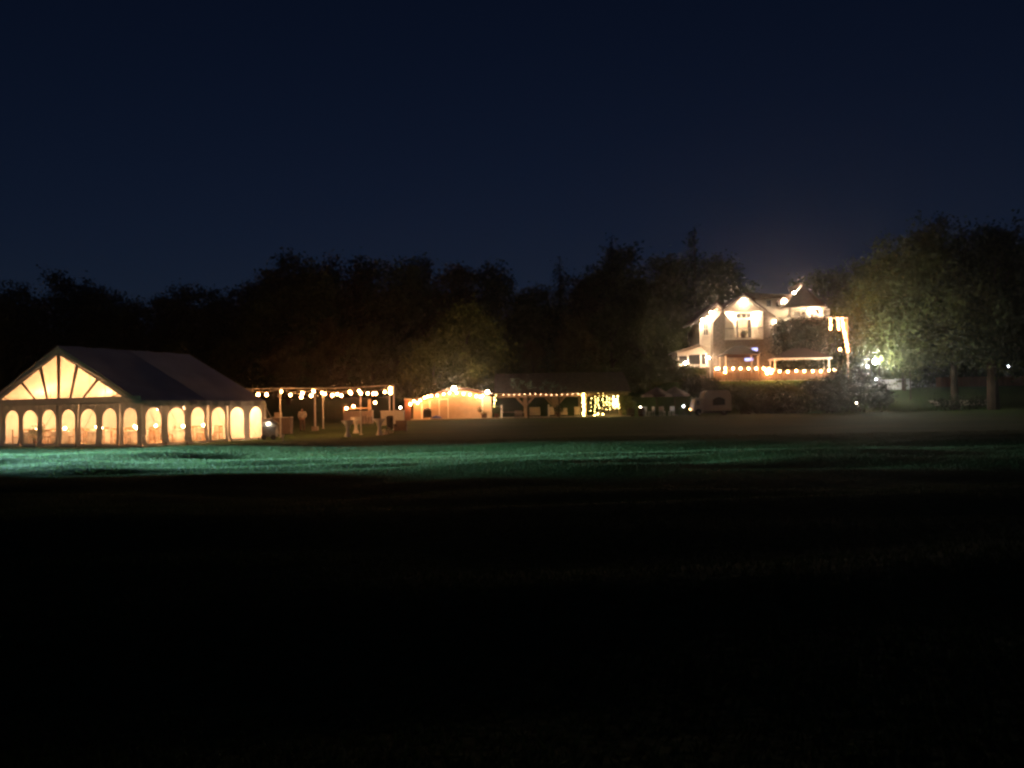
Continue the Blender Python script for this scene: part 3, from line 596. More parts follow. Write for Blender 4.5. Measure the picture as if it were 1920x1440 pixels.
# things along the shed front
b = G(801, 86.2); b.z = zb; gr = thing('barbecue_grill', b, 'dark covered barbecue grill standing against the shed wall', 'grill')
MB().box(b.x - .42, b.x + .42, 86.0, 86.5, b.z + .12, b.z + .78).build('cabinet', MT['black'], gr); MB().lathe(Vector((b.x, 86.25, b.z + .78)), [(.40, 0), (.38, .16), (.22, .30), (.05, .34)], 14).build('lid', MT['black'], gr); MB().box(b.x + .42, b.x + .75, 86.05, 86.45, b.z + .74, b.z + .78).build('side_shelf', MT['greymetal'], gr)
for x in (-.36, .3): MB().tube([(b.x + x, 86.0, b.z + .07), (b.x + x + .06, 86.0, b.z + .07)], .07, 10).build('wheel', MT['rubber'], gr)
b = G(818, 86.0); b.z = zb; bt = thing('folded_tarpaulin', b, 'low folded blue tarpaulin on the ground by the shed door', 'tarpaulin')
x0, x1 = X_(808, 86), X_(827, 86)
q = MB(); nn = 10
for j in range(nn + 1):
    for i in range(nn + 1): q.v.append((x0 + (x1 - x0) * i / nn, 85.9 + .7 * j / nn, b.z + .02 + .32 * (math.sin(math.pi * i / nn) ** .4) * (math.sin(math.pi * j / nn) ** .4) * (.8 + .25 * math.sin(i * 2.1 + j))))
q.f = [(j * (nn + 1) + i, j * (nn + 1) + i + 1, (j + 1) * (nn + 1) + i + 1, (j + 1) * (nn + 1) + i) for j in range(nn) for i in range(nn)]; q.build('fold', MT['blue'], bt, smooth=True)
b = G(907, 86.2); b.z = zb; pb = thing('planter_box', b, 'dark planter box against the right part of the shed wall', 'planter')
MB().box(X_(902, 86.2), X_(912.5, 86.2), 86.1, 86.5, b.z, b.z + .42).build('box', MT['darkwood'], pb); foliage('foliage', MT['leafC'], leaf_cloud([(0, .1, .5, .3, .2, .14)], 120, .1, 21, 6), pb)
c = P(899, 769, 86.4); hb_ = thing('hanging_basket', c, 'dark hanging basket of leaves on the shed wall', 'basket'); MB().lathe(c, [(.08, -.22), (.2, -.05), (.22, 0)], 12).build('bowl', MT['darkwood'], hb_); foliage('foliage', MT['leafC'], leaf_cloud([(0, 0, .1, .3, .22, .18)], 140, .11, 22, 6), hb_); MB().tube([c, c + Vector((0, .0, .7))], .012, 5).build('chain', MT['black'], hb_)

# ------------------------------------------------------------------ pavilion
Yp = 88.5; D = 6.5; b = G(1050, Yp); b.z = zb; pav = thing('garden_pavilion', b, 'long open timber pavilion with dark roof and braced posts beside the shed', 'pavilion')
ex0, ex1 = X_(926, Yp), X_(1181, Yp); ez = Z_(737.5, Yp, 1050); rz_ = Z_(701, Yp + D / 2, 1050) ; rx0, rx1 = ex0 + .1, X_(1167, Yp + D / 2)
A = [(ex0, Yp - .5, ez), (ex1, Yp - .5, ez), (ex1, Yp + D + .5, ez), (ex0, Yp + D + .5, ez), (rx0, Yp + D / 2, rz_), (rx1, Yp + D / 2, rz_)]
def slab(poly, th=.14):
    n_ = (Vector(poly[1]) - Vector(poly[0])).cross(Vector(poly[2]) - Vector(poly[0])).normalized(); n_ = n_ if n_.z > 0 else -n_
    return MB().prism(poly, n_ * th)
slab([A[0], A[1], A[5], A[4]]).build('roof_slope', MT['darkroof'], pav); slab([A[3], A[2], A[5], A[4]]).build('roof_slope', MT['darkroof'], pav); slab([A[1], A[2], A[5]]).build('roof_slope', MT['darkroof'], pav)
MB().box(ex0 + .2, ex1 - .2, Yp - .12, Yp + .08, ez - .32, ez - .06).build('beam', MT['timber'], pav); MB().box(ex0 + .2, ex1 - .2, Yp + D - .1, Yp + D + .1, ez - .32, ez - .06).build('beam', MT['timber'], pav)
for k, px in enumerate((985, 1043, 1096, 1163)):
    x = X_(px, Yp)
    for y in (Yp - .02, Yp + D):
        MB().box(x - .16, x + .16, y - .16, y + .16, b.z, ez - .325).build('post', MT['timber'], pav)
        for s in (-1, 1):
            if px > 1090: continue
            MB().bar((x + s * .16, y, ez - 1.15), (x + s * .88, y, ez - .37), .13, .16).build('brace', MT['timber'], pav)
for i in range(9):
    x = ex0 + .5 + (ex1 - ex0 - 1.2) * i / 8; MB().bar((x, Yp, ez - .05), (x, Yp + D / 2, rz_ - .18), .07, .12).build('rafter', MT['timber'], pav)
# lights under its eaves
pts = [(x, 739.5 + .8 * math.sin(x * .7)) for x in range(944, 1094, 10)]
fascia_string('string_light', pts, Yp - .22, 'dotted string of small yellow lights under the pavilion eave', 'bulb strings on the garden buildings', 'eave', .035)
def vstrand(px0, y0, px1, y1, n, Y, label, key='fairy', r=.06, group='hanging fairy light strands at the pavilion end', jit=.06):
    a, c = P(px0, y0, Y), P(px1, y1, Y); o = thing('fairy_light_strand', a, label, 'fairy lights', group); pts = []
    for i in range(n):
        t_ = i / (n - 1); pts.append(a.lerp(c, t_) + Vector((random.uniform(-jit, jit), random.uniform(-jit, jit), random.uniform(-jit, jit) * .5)))
    MB().tube(pts, .012, 4).build('cable', MT['black'], o)
    for q_ in pts: glow('bulb', key, q_, r * random.uniform(.8, 1.25), o)
vstrand(1094.5, 739, 1094.5, 783, 22, Yp - .28, 'dense column of yellow fairy lights wrapping the third pavilion post', r=.075, jit=.09)
for px, y0, y1, n, lab in ((1108, 740, 770, 6, 'first sparse fairy light strand right of the wrapped post'), (1116, 744, 771, 10, 'second fairy light strand from the wrapped post'), (1122.5, 738, 765, 10, 'third fairy light strand from the wrapped post'), (1130, 738, 768, 11, 'fourth fairy light strand from the wrapped post'), (1136.5, 741, 767, 10, 'fifth fairy light strand, before the brightest cluster'), (1143, 746, 767, 9, 'fairy light strand just left of the brightest cluster'), (1149, 748, 765, 8, 'short fairy light strand touching the bright cluster')):
    vstrand(px, y0, px + .3, y1, max(5, int(n * .8)), Yp + .15, lab, r=.034, jit=.09)
cl = thing('fairy_light_cluster', P(1158, 755, Yp + .1), 'bright tangled cluster of fairy lights at the right pavilion post', 'fairy lights'); wire = []
for i in range(34):
    q_ = P(1149 + 15 * RNG.random(), 747 + 19 * RNG.random() if i > 5 else 737 + 8 * RNG.random(), Yp + .2 * RNG.random()); wire.append(q_); glow('bulb', 'fairy', q_, .07, cl)
MB().tube(wire, .008, 4).build('cable', MT['black'], cl)
for px, py in ((1115, 779), (1121.5, 776), (1130, 777)):
    b2 = P(px, py, Yp - .3); q_ = thing('ground_lantern', Vector((b2.x, b2.y, zb)), {1115: 'left of three yellow lanterns low under the hanging fairy lights', 1121.5: 'middle and largest of three yellow lanterns under the fairy lights', 1130: 'right of three yellow lanterns low under the hanging fairy lights'}[px], 'lantern', 'low yellow lanterns')
    MB().lathe(BASE[q_.name], [(.1, 0), (.1, .03), (.03, .05), (.03, max(.1, b2.z - zb - .06))], 8).build('base', MT['black'], q_); glow('globe', 'fairy', b2, .11, q_)
# wrapped string on the shed corner
vstrand(929.5, 742, 928, 765, 8, 86.7, 'looped fairy light strand on the corner between shed and pavilion', r=.05, group='bulb strings on the garden buildings', jit=.16)
# railing at the right end
b = P(1140, 783, 87.6); b.z = zb; rl = thing('porch_railing', b, 'low pinkish porch railing below the hanging fairy lights', 'railing'); xa, xb = X_(1121, 87.6), X_(1163, 87.6)
MB().box(xa, xb, 87.55, 87.65, zb + .82, zb + .90).build('rail', MT['cushion'], rl); MB().box(xa, xb, 87.57, 87.63, zb + .08, zb + .14).build('rail', MT['cushion'], rl)
for i in range(13):
    x = xa + .05 + (xb - xa - .1) * i / 12; MB().box(x - .025, x + .025, 87.58, 87.62, zb + .142, zb + .818).build('baluster', MT['cushion'], rl)
# furniture under the pavilion
def sofa(px, Y, wd, label, name='garden_sofa', cat='sofa', high=.85):
    b = P(px, 775, Y); b.z = zb; o = thing(name, b, label, cat, 'pale seats under the pavilion')
    MB().box(b.x - wd / 2, b.x + wd / 2, Y, Y + .65, b.z + .12, b.z + .42).build('seat', MT['cushion'], o)
    MB().prism([(b.x - wd / 2, Y + .5, b.z + .43), (b.x + wd / 2, Y + .5, b.z + .43), (b.x + wd / 2, Y + .72, b.z + high + .15), (b.x - wd / 2, Y + .72, b.z + high + .15)], (0, .14, 0)).build('backrest', MT['cushion'], o)
    for x in (-wd / 2 + .04, wd / 2 - .1):
        for y in (.04, .55): MB().box(b.x + x, b.x + x + .06, Y + y, Y + y + .06, b.z, b.z + .12).build('leg', MT['darkwood'], o)
sofa(1003, 91, 1.15, 'wide pale pink garden sofa right of the first braced post'); sofa(1034, 91, .6, 'pale armchair just left of the second braced post', 'garden_armchair', 'armchair'); sofa(1057, 91.5, .85, 'pale armchair right of the second braced post', 'garden_armchair', 'armchair', .7); sofa(1083, 91, .6, 'pale armchair left of the light wrapped post', 'garden_armchair', 'armchair', .8); sofa(972, 92.5, .8, 'low pale bench seat left of the first braced post', 'garden_armchair', 'armchair', .5)
b = P(972, 778, 89.5); b.z = zb; tb = thing('low_table', b, 'low white table left of the first braced post', 'table'); MB().box(b.x - .45, b.x + .55, 89.3, 89.9, b.z + .42, b.z + .48).build('tabletop', MT['whitetrim'], tb)
for x in (-.4, .46):
    for y in (89.33, 89.83): MB().box(b.x + x, b.x + x + .05, y, y + .05, b.z, b.z + .42).build('leg', MT['darkwood'], tb)
b = P(950, 778, 94.9); tw_ = MB().pbox(938, 772, 985, 783, 94.9, .3); tag(tw_.build('garden_wall', MT['stucco'], base=b), 'low beige garden wall behind the left half of the pavilion', 'wall')
for px, lab in ((940.5, 'short white bollard post left under the pavilion'), (1029, 'short white bollard post left of the second braced post')):
    b = P(px, 784, 88.0); b.z = zb; o = thing('white_bollard', b, lab, 'bollard', 'short white posts at the pavilion'); MB().box(b.x - .07, b.x + .07, b.y - .07, b.y + .07, b.z, b.z + 1.2).build('post', MT['whitetrim'], o); MB().box(b.x - .09, b.x + .09, b.y - .09, b.y + .09, b.z + 1.2, b.z + 1.25).build('cap', MT['whitetrim'], o)
for px, lab, k in ((931.5, 'round dark shrub in a pot at the left pavilion corner', 31), (1047.5, 'round dark shrub in a pot before the second braced post', 32)):
    b = P(px, 787, 86.4); b.z = zb - .02; o = thing('potted_shrub', b, lab, 'plant', 'round potted shrubs at the pavilion'); MB().lathe(b, [(.17, 0), (.25, .38), (.28, .42)], 12).build('pot', MT['terracotta'], o)
    foliage('foliage', MT['leafC'], leaf_cloud([(0, 0, .80, .44, .44, .42)], 700, .10, k, 8, .3), o)

# ------------------------------------------------------------------ trees
def limb_trunk(h, r, crown, seed, n=6):
    rr = random.Random(seed); mb = MB(); top = h * .72
    pts = [(0, 0, -.3), (rr.uniform(-.1, .1), 0, h * .2), (rr.uniform(-.3, .3), rr.uniform(-.2, .2), h * .45), (rr.uniform(-.4, .4), rr.uniform(-.3, .3), top)]
    mb.tube(pts, [r * 1.3, r, r * .7, r * .25], 9)
    for i in range(n):
        z = h * rr.uniform(.25, .6); a = i * 2.4 + rr.random(); l = crown * rr.uniform(.5, .85)
        mb.tube([(0, 0, z), (math.cos(a) * l * .5, math.sin(a) * l * .5, z + l * .35), (math.cos(a) * l, math.sin(a) * l, z + l * .75)], [r * .45, r * .28, r * .08], 6)
    return mb
def broad_blobs(h, wd, seed, low=.12, n=26):
    rr = random.Random(seed); bl = []
    for i in range(n):
        z = rr.uniform(low, .93); env = math.sin(math.pi * min(1, max(.12, (z - low + .12) / (1.06 - low)))) ** .6
        a = rr.random() * 6.283; d = wd * env * rr.uniform(.35, .85); s = wd * rr.uniform(.20, .40) * (.75 + .35 * env)
        bl.append((math.cos(a) * d, math.sin(a) * d, h * z, s, s, s * .8))
    bl.append((0, 0, h * .55, wd * .5, wd * .5, h * .3)); return bl
def conifer_cloud(h, wd, seed):
    rr = random.Random(seed); bl = []
    z = .10
    while z < .99:
        rad = wd * (1 - z) ** .8 + .15; k = max(1, int(rad * 4))
        for i in range(k):
            a = rr.random() * 6.283; d = rad * rr.uniform(.4, .9); bl.append((math.cos(a) * d, math.sin(a) * d, h * z - d * .25, .35 * rad + .25, .35 * rad + .25, .5))
        z += .035
    return bl
PROTO = {}
def tree_meshes(kind, seed):
    key = (kind, seed)
    if key in PROTO: return PROTO[key]
    if kind == 'conifer': q = leaf_cloud(conifer_cloud(20, 3.2, seed), 9000, .36, seed, 9, .5); tr = MB().tube([(0, 0, -.3), (0, 0, 10), (0, 0, 19.3)], [.35, .2, .04], 8); mt_ = MT['leafC']
    else: q = leaf_cloud(broad_blobs(18, 5.4, seed, n=34), 15000, .36, seed, 26, .36); tr = limb_trunk(18, .34, 5.4, seed); mt_ = MT[{0: 'leafA', 1: 'leafB', 2: 'leafA', 3: 'leafD'}[seed % 4]]
    me = tri_mesh('crown', q, 4); me.materials.append(mt_); tm = bpy.data.meshes.new('trunk'); tm.from_pydata(tr.v, [], tr.f); tm.materials.append(MT['bark'])
    zmax = float(np.percentile(q[:, 2], 99.6)); PROTO[key] = (me, tm, zmax); return PROTO[key]
def tree(px, ytop, Y, kind, seed, label, wide=1.0, mat=None):
    b = P(px, 740, Y); b.z = ground(b.x, Y); me, tm, zmax = tree_meshes(kind, seed); hgt = P(px, ytop, Y).z - b.z; s = hgt / zmax
    o = thing('conifer_tree' if kind == 'conifer' else 'tree', b, label, 'tree', 'trees of the dark wood behind the lawn', rz=(px * 1.7) % 6.28); sw = s * wide
    o.scale = (sw, sw, s)
    link('trunk', tm, o); link('crown', me, o)
    return o
FOREST = [
 (-35, 560, 100, 'b', 4, 'dark tree cut by the left photo edge behind the tent'), (28, 534, 112, 'b', 5, 'round topped dark tree at the far left behind the gable'), (102, 517, 116, 'b', 6, 'tallest dark tree directly behind the tent peak'),
 (150, 532, 118, 'b', 8, 'dark tree right of the tallest one behind the tent'), (205, 546, 114, 'b', 9, 'dark tree above the middle of the tent roof'), (240, 566, 112, 'b', 4, 'low dark tree left of the skyline dip above the tent'), (300, 560, 122, 'b', 10, 'lower dark tree right in the skyline dip behind the tent roof'),
 (330, 541, 112, 'b', 5, 'dark tree right of the skyline dip behind the tent ridge'), (382, 542, 116, 'b', 6, 'dark tree above the right slope of the tent roof'), (420, 560, 120, 'b', 8, 'small topped dark tree behind the right tent slope'), (458, 533, 113, 'b', 9, 'dark round tree above the right end of the tent'), (500, 545, 108, 'b', 4, 'dark tree behind the strings nearest the tent'),
 (552, 480, 112, 'b', 10, 'tall twin topped tree left of the long wood behind the patio'), (528, 505, 116, 'b', 6, 'tall dark tree at the left step of the skyline'), (590, 494, 110, 'b', 5, 'tall dark tree behind the weighted patio pole'), (645, 492, 114, 'b', 7, 'rust tinted tall tree behind the middle of the patio'), (695, 491, 118, 'b', 8, 'tall flat topped tree behind the cocktail tables'),
 (745, 498, 112, 'b', 9, 'tall tree left of the shed behind the bright corner pole'), (800, 489, 116, 'b', 10, 'tall domed tree above the left half of the shed'), (850, 502, 114, 'b', 11, 'tall rusty tree above the shed peak'), (905, 503, 118, 'b', 4, 'tall dark tree at the right shoulder of the shed wood'), (950, 532, 112, 'b', 6, 'mid height dark tree above the left pavilion end'),
 (985, 548, 120, 'b', 8, 'low dark tree in the skyline dip above the pavilion'), (1020, 538, 116, 'b', 9, 'small dark tree left of the first pointed fir'), (1054, 501, 114, 'conifer', 41, 'pointed dark fir above the second pavilion post'), (1095, 522, 116, 'b', 7, 'rust tinted tree right of the first pointed fir'), (1125, 505, 120, 'b', 5, 'dark tree left of the tallest fir'),
 (1153, 458, 116, 'conifer', 42, 'tallest narrow dark fir left of the house'), (1182, 465, 118, 'b', 6, 'tall dark tree touching the tallest fir on its right'), (1230, 488, 116, 'b', 10, 'broad dark tree midway between the tallest fir and the house'), (1275, 486, 118, 'b', 8, 'broad dark tree left of the fir beside the house'), (1309, 444, 114, 'conifer', 43, 'narrow dark fir directly left of the house roof'), (1340, 488, 116, 'b', 9, 'dark tree right of the fir beside the house'), (1372, 540, 122, 'b', 4, 'low dark tree behind the left house gable'),
 (620, 600, 101, 'b', 11, 'low rusty tree in front of the wood behind the string lights'), (540, 630, 99, 'b', 7, 'low rusty tree behind the covered table, in front of the wood'), (700, 610, 100, 'b', 5, 'low olive tree in front of the wood behind the cocktail tables'), (770, 640, 98, 'b', 4, 'low leafy green tree left of the shed roof'), (1000, 640, 103, 'b', 11, 'low rusty tree behind the left half of the pavilion roof'), (1080, 590, 103, 'b', 7, 'reddish tree behind the right half of the pavilion roof'), (1150, 570, 104, 'b', 5, 'olive tree behind the right pavilion end'), (1215, 560, 103, 'b', 10, 'olive green tree left of the sunroom'), (430, 640, 100, 'b', 9, 'low dark tree behind the right end of the tent roof'), (330, 640, 96, 'b', 5, 'low olive tree behind the tent ridge'), (1262, 575, 106, 'b', 6, 'dark tree behind the sunroom of the house'),
]
for a in FOREST: tree(*a, wide=.95 if a[3] == 'conifer' else 1.12)
# the tree lit from below, behind the shed
def own_tree(name, px, ytop, Y, wd, nleaf, leaf, seed, mat, label, low=.14, cat='tree', rt_=.4, trunk_px=None, n=34):
    b = P(px, 740, Y); b.z = ground(b.x, Y); h = P(px, ytop, Y).z - b.z; o = thing(name, b, label, cat)
    q = leaf_cloud(broad_blobs(h * .97, wd, seed, low, n), nleaf, leaf, seed, 30, .36); foliage('crown', MT[mat], q, o)
    tr = limb_trunk(h, rt_, wd, seed, 8); me = bpy.data.meshes.new('trunk'); me.from_pydata(tr.v, [], tr.f); me.materials.append(MT['bark']); link('trunk', me, o); return o
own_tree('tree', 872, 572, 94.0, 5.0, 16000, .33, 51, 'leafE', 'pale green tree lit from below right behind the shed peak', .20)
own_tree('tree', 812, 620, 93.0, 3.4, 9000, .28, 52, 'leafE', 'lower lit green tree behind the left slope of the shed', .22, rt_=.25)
# big trees on the right
own_tree('tree', 1790, 404, 93, 12.0, 46000, .36, 61, 'leafB', 'largest broad tree at the right with lamp lit lower leaves', .29, rt_=.34, n=60)
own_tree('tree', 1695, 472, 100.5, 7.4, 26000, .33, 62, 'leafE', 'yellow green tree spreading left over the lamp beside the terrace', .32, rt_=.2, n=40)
own_tree('tree', 1862, 425, 90, 9.0, 26000, .36, 63, 'leafC', 'black trunked dark tree at the right photo edge', .33, rt_=.5, n=40)
own_tree('tree', 1600, 462, 108, 6.4, 16000, .38, 64, 'leafB', 'dark tree behind the right end of the house terrace', .15)
own_tree('tree', 1950, 430, 100, 10.0, 20000, .40, 65, 'leafA', 'dark tree cut by the right photo edge', .12)
own_tree('tree', 1660, 500, 125, 8.0, 12000, .45, 66, 'leafA', 'distant dark tree behind the yellow green tree', .1)
own_tree('tree', 1830, 480, 128, 9.0, 12000, .45, 67, 'leafC', 'distant dark tree behind the largest broad tree', .1)
# two thin saplings in front of the pavilion posts
for px, ys_, lab, k in ((991, 709, 'thin sapling with branches coloured as if lit teal before the first braced post', 71), (1049, 716, 'thin sapling with branches coloured as if lit teal before the second braced post', 72)):
    b = P(px, 787, 85.2); b.z = ground(b.x, 85.2); o = thing('sapling', b, lab, 'tree', 'saplings before the pavilion'); h = P(px, ys_, 85.2).z - b.z
    tr = MB().tube([b, b + Vector((0, 0, h * .6)), b + Vector((-.15, 0, h * .72))], [.06, .05, .03], 7)
    tips = []
    for k2, (dx, dz) in enumerate(((-1.25, .98), (-.9, .74), (-.55, .9), (.15, .85), (.45, .78), (-1.5, .86))):
        tip = b + Vector((dx, -.1 + .1 * k2, h * dz)); tr.tube([b + Vector((-.1, 0, h * .66)), b + Vector((dx * .6, 0, h * (dz * .5 + .33))), tip], [.03, .022, .01], 5); tips.append(tip - b)
    tr.build('trunk', MT['bark'], o); foliage('crown', MT['leafF'], leaf_cloud([(t_.x, t_.y, t_.z, .34, .2, .16) for t_ in tips], 190, .17, k, 5), o)  # teal light on the branches is put into the leaf colour
# undergrowth along the foot of the wood
ub = []
for px in range(-60, 1260, 22):
    Y = 101 + 6 * RNG.random(); b = P(px, 740, Y); hh = 1.2 + 2.0 * RNG.random(); ub.append((b.x, Y, ground(b.x, Y) + hh * .5, 1.6, 1.2, hh * .7))
tag(foliage('undergrowth', MT['leafB'], leaf_cloud(ub, 26000, .34, 81, 9, .5)), kind='stuff')
dw = []
for px in range(-120, 2100, 16):
    Y = 131 + 10 * RNG.random(); b = P(px, 740, Y); hh = (9 if px < 1380 or px > 1600 else 4) + 4 * RNG.random(); dw.append((b.x, Y, ground(b.x, Y) + hh * .45, 3.2, 2.5, hh * .55))
tag(foliage('distant_woods', MT['leafC'], leaf_cloud(dw, 60000, .75, 82, 9, .6)), kind='stuff')

# bushes in front of the house and beside the pavilion
def bush(px, ytop, ybot, Y, wpx, n, leaf, seed, mat, label, group=None, deep=1.2, name='bush'):
    b = P(px, ybot, Y); b.z = ground(b.x, Y); zt = P(px, ytop, Y).z - b.z; wd = wpx / F * Y / 2; o = thing(name, b, label, 'bush', group); rr = random.Random(seed)
    bl = [(0, 0, zt * .45, wd * .8, deep, zt * .5)]
    for i in range(10): bl.append((rr.uniform(-.8, .8) * wd, rr.uniform(-.6, .6) * deep, zt * rr.uniform(.25, .78), wd * .32, deep * .5, zt * .24))
    foliage('foliage', MT[mat], leaf_cloud(bl, n, leaf, seed, 9, .35), o); MB().tube([b - Vector((0, 0, .2)), b + Vector((0, 0, zt * .5))], [.09, .04], 6).build('stem', MT['bark'], o); return o
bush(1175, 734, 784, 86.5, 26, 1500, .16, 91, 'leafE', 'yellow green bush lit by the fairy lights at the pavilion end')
hedge = [(1220, 672, 785, 96, 110, 'leafA', 'large grey green bush left of the sunroom'), (1280, 688, 780, 96.5, 90, 'leafA', 'round bush below the sunroom'), (1318, 704, 780, 92, 90, 'leafC', 'dark bush above the food truck'), (1395, 714, 782, 91.3, 95, 'leafB', 'brownish hedge bush below the left terrace bulbs'), (1462, 716, 782, 91.0, 95, 'leafB', 'olive hedge bush below the middle of the terrace'), (1522, 712, 782, 91.2, 90, 'leafC', 'dark hedge bush below the right terrace bulbs'), (1420, 735, 781, 88.5, 95, 'leafC', 'low dark shrub in front of the hedge, right of the food truck'), (1490, 738, 780, 88.5, 95, 'leafC', 'low dark shrub in front of the hedge, below the middle terrace'), (1612, 687, 776, 86.2, 130, 'leafG', 'great dark dome shaped bush right of the terrace'), (1560, 715, 778, 86.4, 80, 'leafG', 'dark bush joined to the left of the dome shaped bush')]
for i, (px, yt, yb_, Y, wp, mt_, lab) in enumerate(hedge): bush(px, yt, yb_, Y, wp, int(85 * wp), .2, 100 + i, mt_, lab, 'dark bushes below the house')
bush(1800, 742, 768, 91.2, 110, 1600, .2, 121, 'leafC', 'low dark ground hedge under the largest broad tree', None, .4, 'low_hedge')

# ------------------------------------------------------------------ umbrellas, food truck, furniture on the right of the pavilion
def umbrella(px, yt, ye, Y, wpx, label):
    b = P(px, 780, Y); b.z = ground(b.x, Y); zt = P(px, yt, Y).z; ze = P(px, ye, Y).z; r = wpx / F * Y / 2; o = thing('patio_umbrella', b, label, 'umbrella', 'dark patio umbrellas right of the pavilion'); n = 8; ap = Vector((b.x, Y, zt))
    rim = [Vector((b.x + r * math.cos(2 * math.pi * (k + .5) / n), Y + r * math.sin(2 * math.pi * (k + .5) / n), ze)) for k in range(n)]
    for k in range(n):
        a, c = rim[k], rim[(k + 1) % n]; MB().add([ap, a, (a + c) / 2 + Vector((0, 0, .06)), c, a - Vector((0, 0, .18)), c - Vector((0, 0, .18))], [(0, 1, 2), (0, 2, 3), (1, 4, 5, 3, 2)]).build('canopy_panel', MT['greysoft'], o)
        MB().tube([ap - Vector((0, 0, .08)), a - Vector((0, 0, .02))], .018, 4).build('rib', MT['darkwood'], o)
    MB().tube([b, ap], .035, 8).build('pole', MT['darkwood'], o); MB().lathe(b, [(.3, 0), (.3, .06), (.06, .12)], 12).build('base', MT['greymetal'], o)
umbrella(1232, 725.5, 741, 86.5, 58, 'dark patio umbrella nearer the pavilion'); umbrella(1266, 724, 740, 88.5, 56, 'dark patio umbrella nearer the food truck')
for px, Y, lab in ((1183, 86, 'dark wooden barrel nearest the pavilion end'), (1203, 86.2, 'wide dark wooden barrel below the umbrella edge')):
    b = P(px, 786, Y); b.z = ground(b.x, Y); o = thing('barrel', b, lab, 'barrel', 'dark barrels'); MB().lathe(b, [(.30, 0), (.38, .4), (.38, .5), (.30, .88)], 14).build('staves', MT['darkwood'], o); MB().lathe(b, [(.385, .25), (.39, .27), (.385, .30)], 14).build('hoop', MT['greymetal'], o)
for px, py, Y, r, lab, key in ((1201, 763, 86.2, .085, 'small white lamp standing above the dark barrels', 'small'), (1281.5, 761.5, 86, .08, 'small bluish white lamp left of the food truck', 'coolsmall'), (1293.5, 767.5, 85.4, .05, 'small orange lamp beside the food truck cab', 'bulb')):
    c = P(px, py, Y); b = Vector((c.x, c.y, ground(c.x, Y))); o = thing('garden_lamp', b, lab, 'lamp', 'small lamps near the umbrellas'); MB().tube([b, c - Vector((0, 0, r * .8))], .025, 6).build('post', MT['black'], o); MB().lathe(b, [(.1, 0), (.1, .03), (.03, .05)], 8).build('base', MT['black'], o); glow('bulb', key, c, r * .7, o)
def patio_chair(px, Y, rz, label):
    b = P(px, 780, Y); b.z = ground(b.x, Y); o = thing('garden_chair', b, label, 'chair', 'garden chairs by the umbrellas', rz=rz)
    MB().box(-.24, .24, -.24, .24, .42, .46).build('seat', MT['whitetrim'], o, local=True); MB().box(-.24, .24, .242, .28, .5, .95).build('backrest', MT['whitetrim'], o, local=True)
    for x in (-.22, .18):
        for y in (-.22, .24): MB().box(x, x + .04, y, y + .04, 0, .419 if y < 0 else .5).build('leg', MT['whitetrim'], o, local=True)
patio_chair(1212, 86.8, .4, 'white garden chair beside the barrels under the umbrella'); patio_chair(1221, 85.6, -1.2, 'white garden chair turned sideways in front of the umbrella'); patio_chair(1242, 85.8, 2.6, 'white garden chair between the two umbrellas'); patio_chair(1259, 87.2, 3.3, 'white garden chair under the second umbrella')
# food truck
Yt = 84.0; b = G(1338, Yt, 778); ft = thing('food_truck', b, 'cream food truck with arched serving hatch in front of the dark hedge', 'food truck')
z0 = b.z + .45
bx0, bx1, bz1 = X_(1320, Yt), X_(1371, Yt), Z_(731.5, Yt, 1345); prf = [(bx0, z0), (bx1, z0), (bx1, bz1 - .5), (bx1 - .12, bz1 - .18), (bx1 - .42, bz1), (bx0 + .42, bz1), (bx0 + .12, bz1 - .18), (bx0, bz1 - .5)]
MB().prism([(x, Yt, z) for x, z in prf], (0, 2.0, 0)).build('body', MT['cream'], ft)
wx0, wx1, wz0, wz1 = X_(1336, Yt), X_(1359, Yt), Z_(759.5, Yt, 1347), Z_(744.5, Yt, 1347)
arc = [(wx0, wz0), (wx1, wz0), (wx1, wz1 - .25)] + [(wx1 - (wx1 - wx0) * (i / 8), wz1 - .25 + .25 * math.sin(math.pi * i / 8)) for i in range(1, 8)] + [(wx0, wz1 - .25)]
MB().prism([(x, Yt - .03, z) for x, z in arc], (0, .028, 0)).build('serving_hatch', MT['glass'], ft)
MB().box(X_(1331, Yt), X_(1362, Yt), Yt - .42, Yt - .002, wz0 - .26, wz0 - .18).build('counter', MT['whitetrim'], ft)
cx0 = X_(1300, Yt); cz1 = Z_(747, Yt, 1312)
MB().prism([(cx0, Yt + .1, z0), (bx0 - .01, Yt + .1, z0), (bx0 - .01, Yt + .1, cz1), (cx0 + .22, Yt + .1, cz1 - .05), (cx0 + .02, Yt + .1, cz1 - .75)], (0, 1.7, 0)).build('cab', MT['cream'], ft)
MB().box(cx0 + .3, bx0 - .42, Yt + .07, Yt + .098, cz1 - .62, cz1 - .2).build('cab_window', MT['glass'], ft); MB().box(cx0 + .2, bx0 - .1, Yt + .02, Yt + .12, cz1 + .002, cz1 + .06).build('roof_rail', MT['whitetrim'], ft)
for px in (1309, 1357):
    x = X_(px, Yt); wh = MB().tube([(x, Yt + .02, b.z + .33), (x, Yt + .26, b.z + .33)], .33, 18).build('wheel', MT['rubber'], ft); MB().tube([(x, Yt - .0, b.z + .33), (x, Yt + .019, b.z + .33)], .18, 12).build('rim', MT['greymetal'], wh)
MB().box(bx0, bx1, Yt + .3, Yt + 1.8, b.z + .25, z0 - .002).build('chassis', MT['black'], ft)
for px in (1304, 1316):
    x = X_(px, Yt); MB().tube([(x, Yt + .04, z0 + .45), (x, Yt + .098, z0 + .45)], .1, 12).build('headlight', MT['whitetrim'], ft)
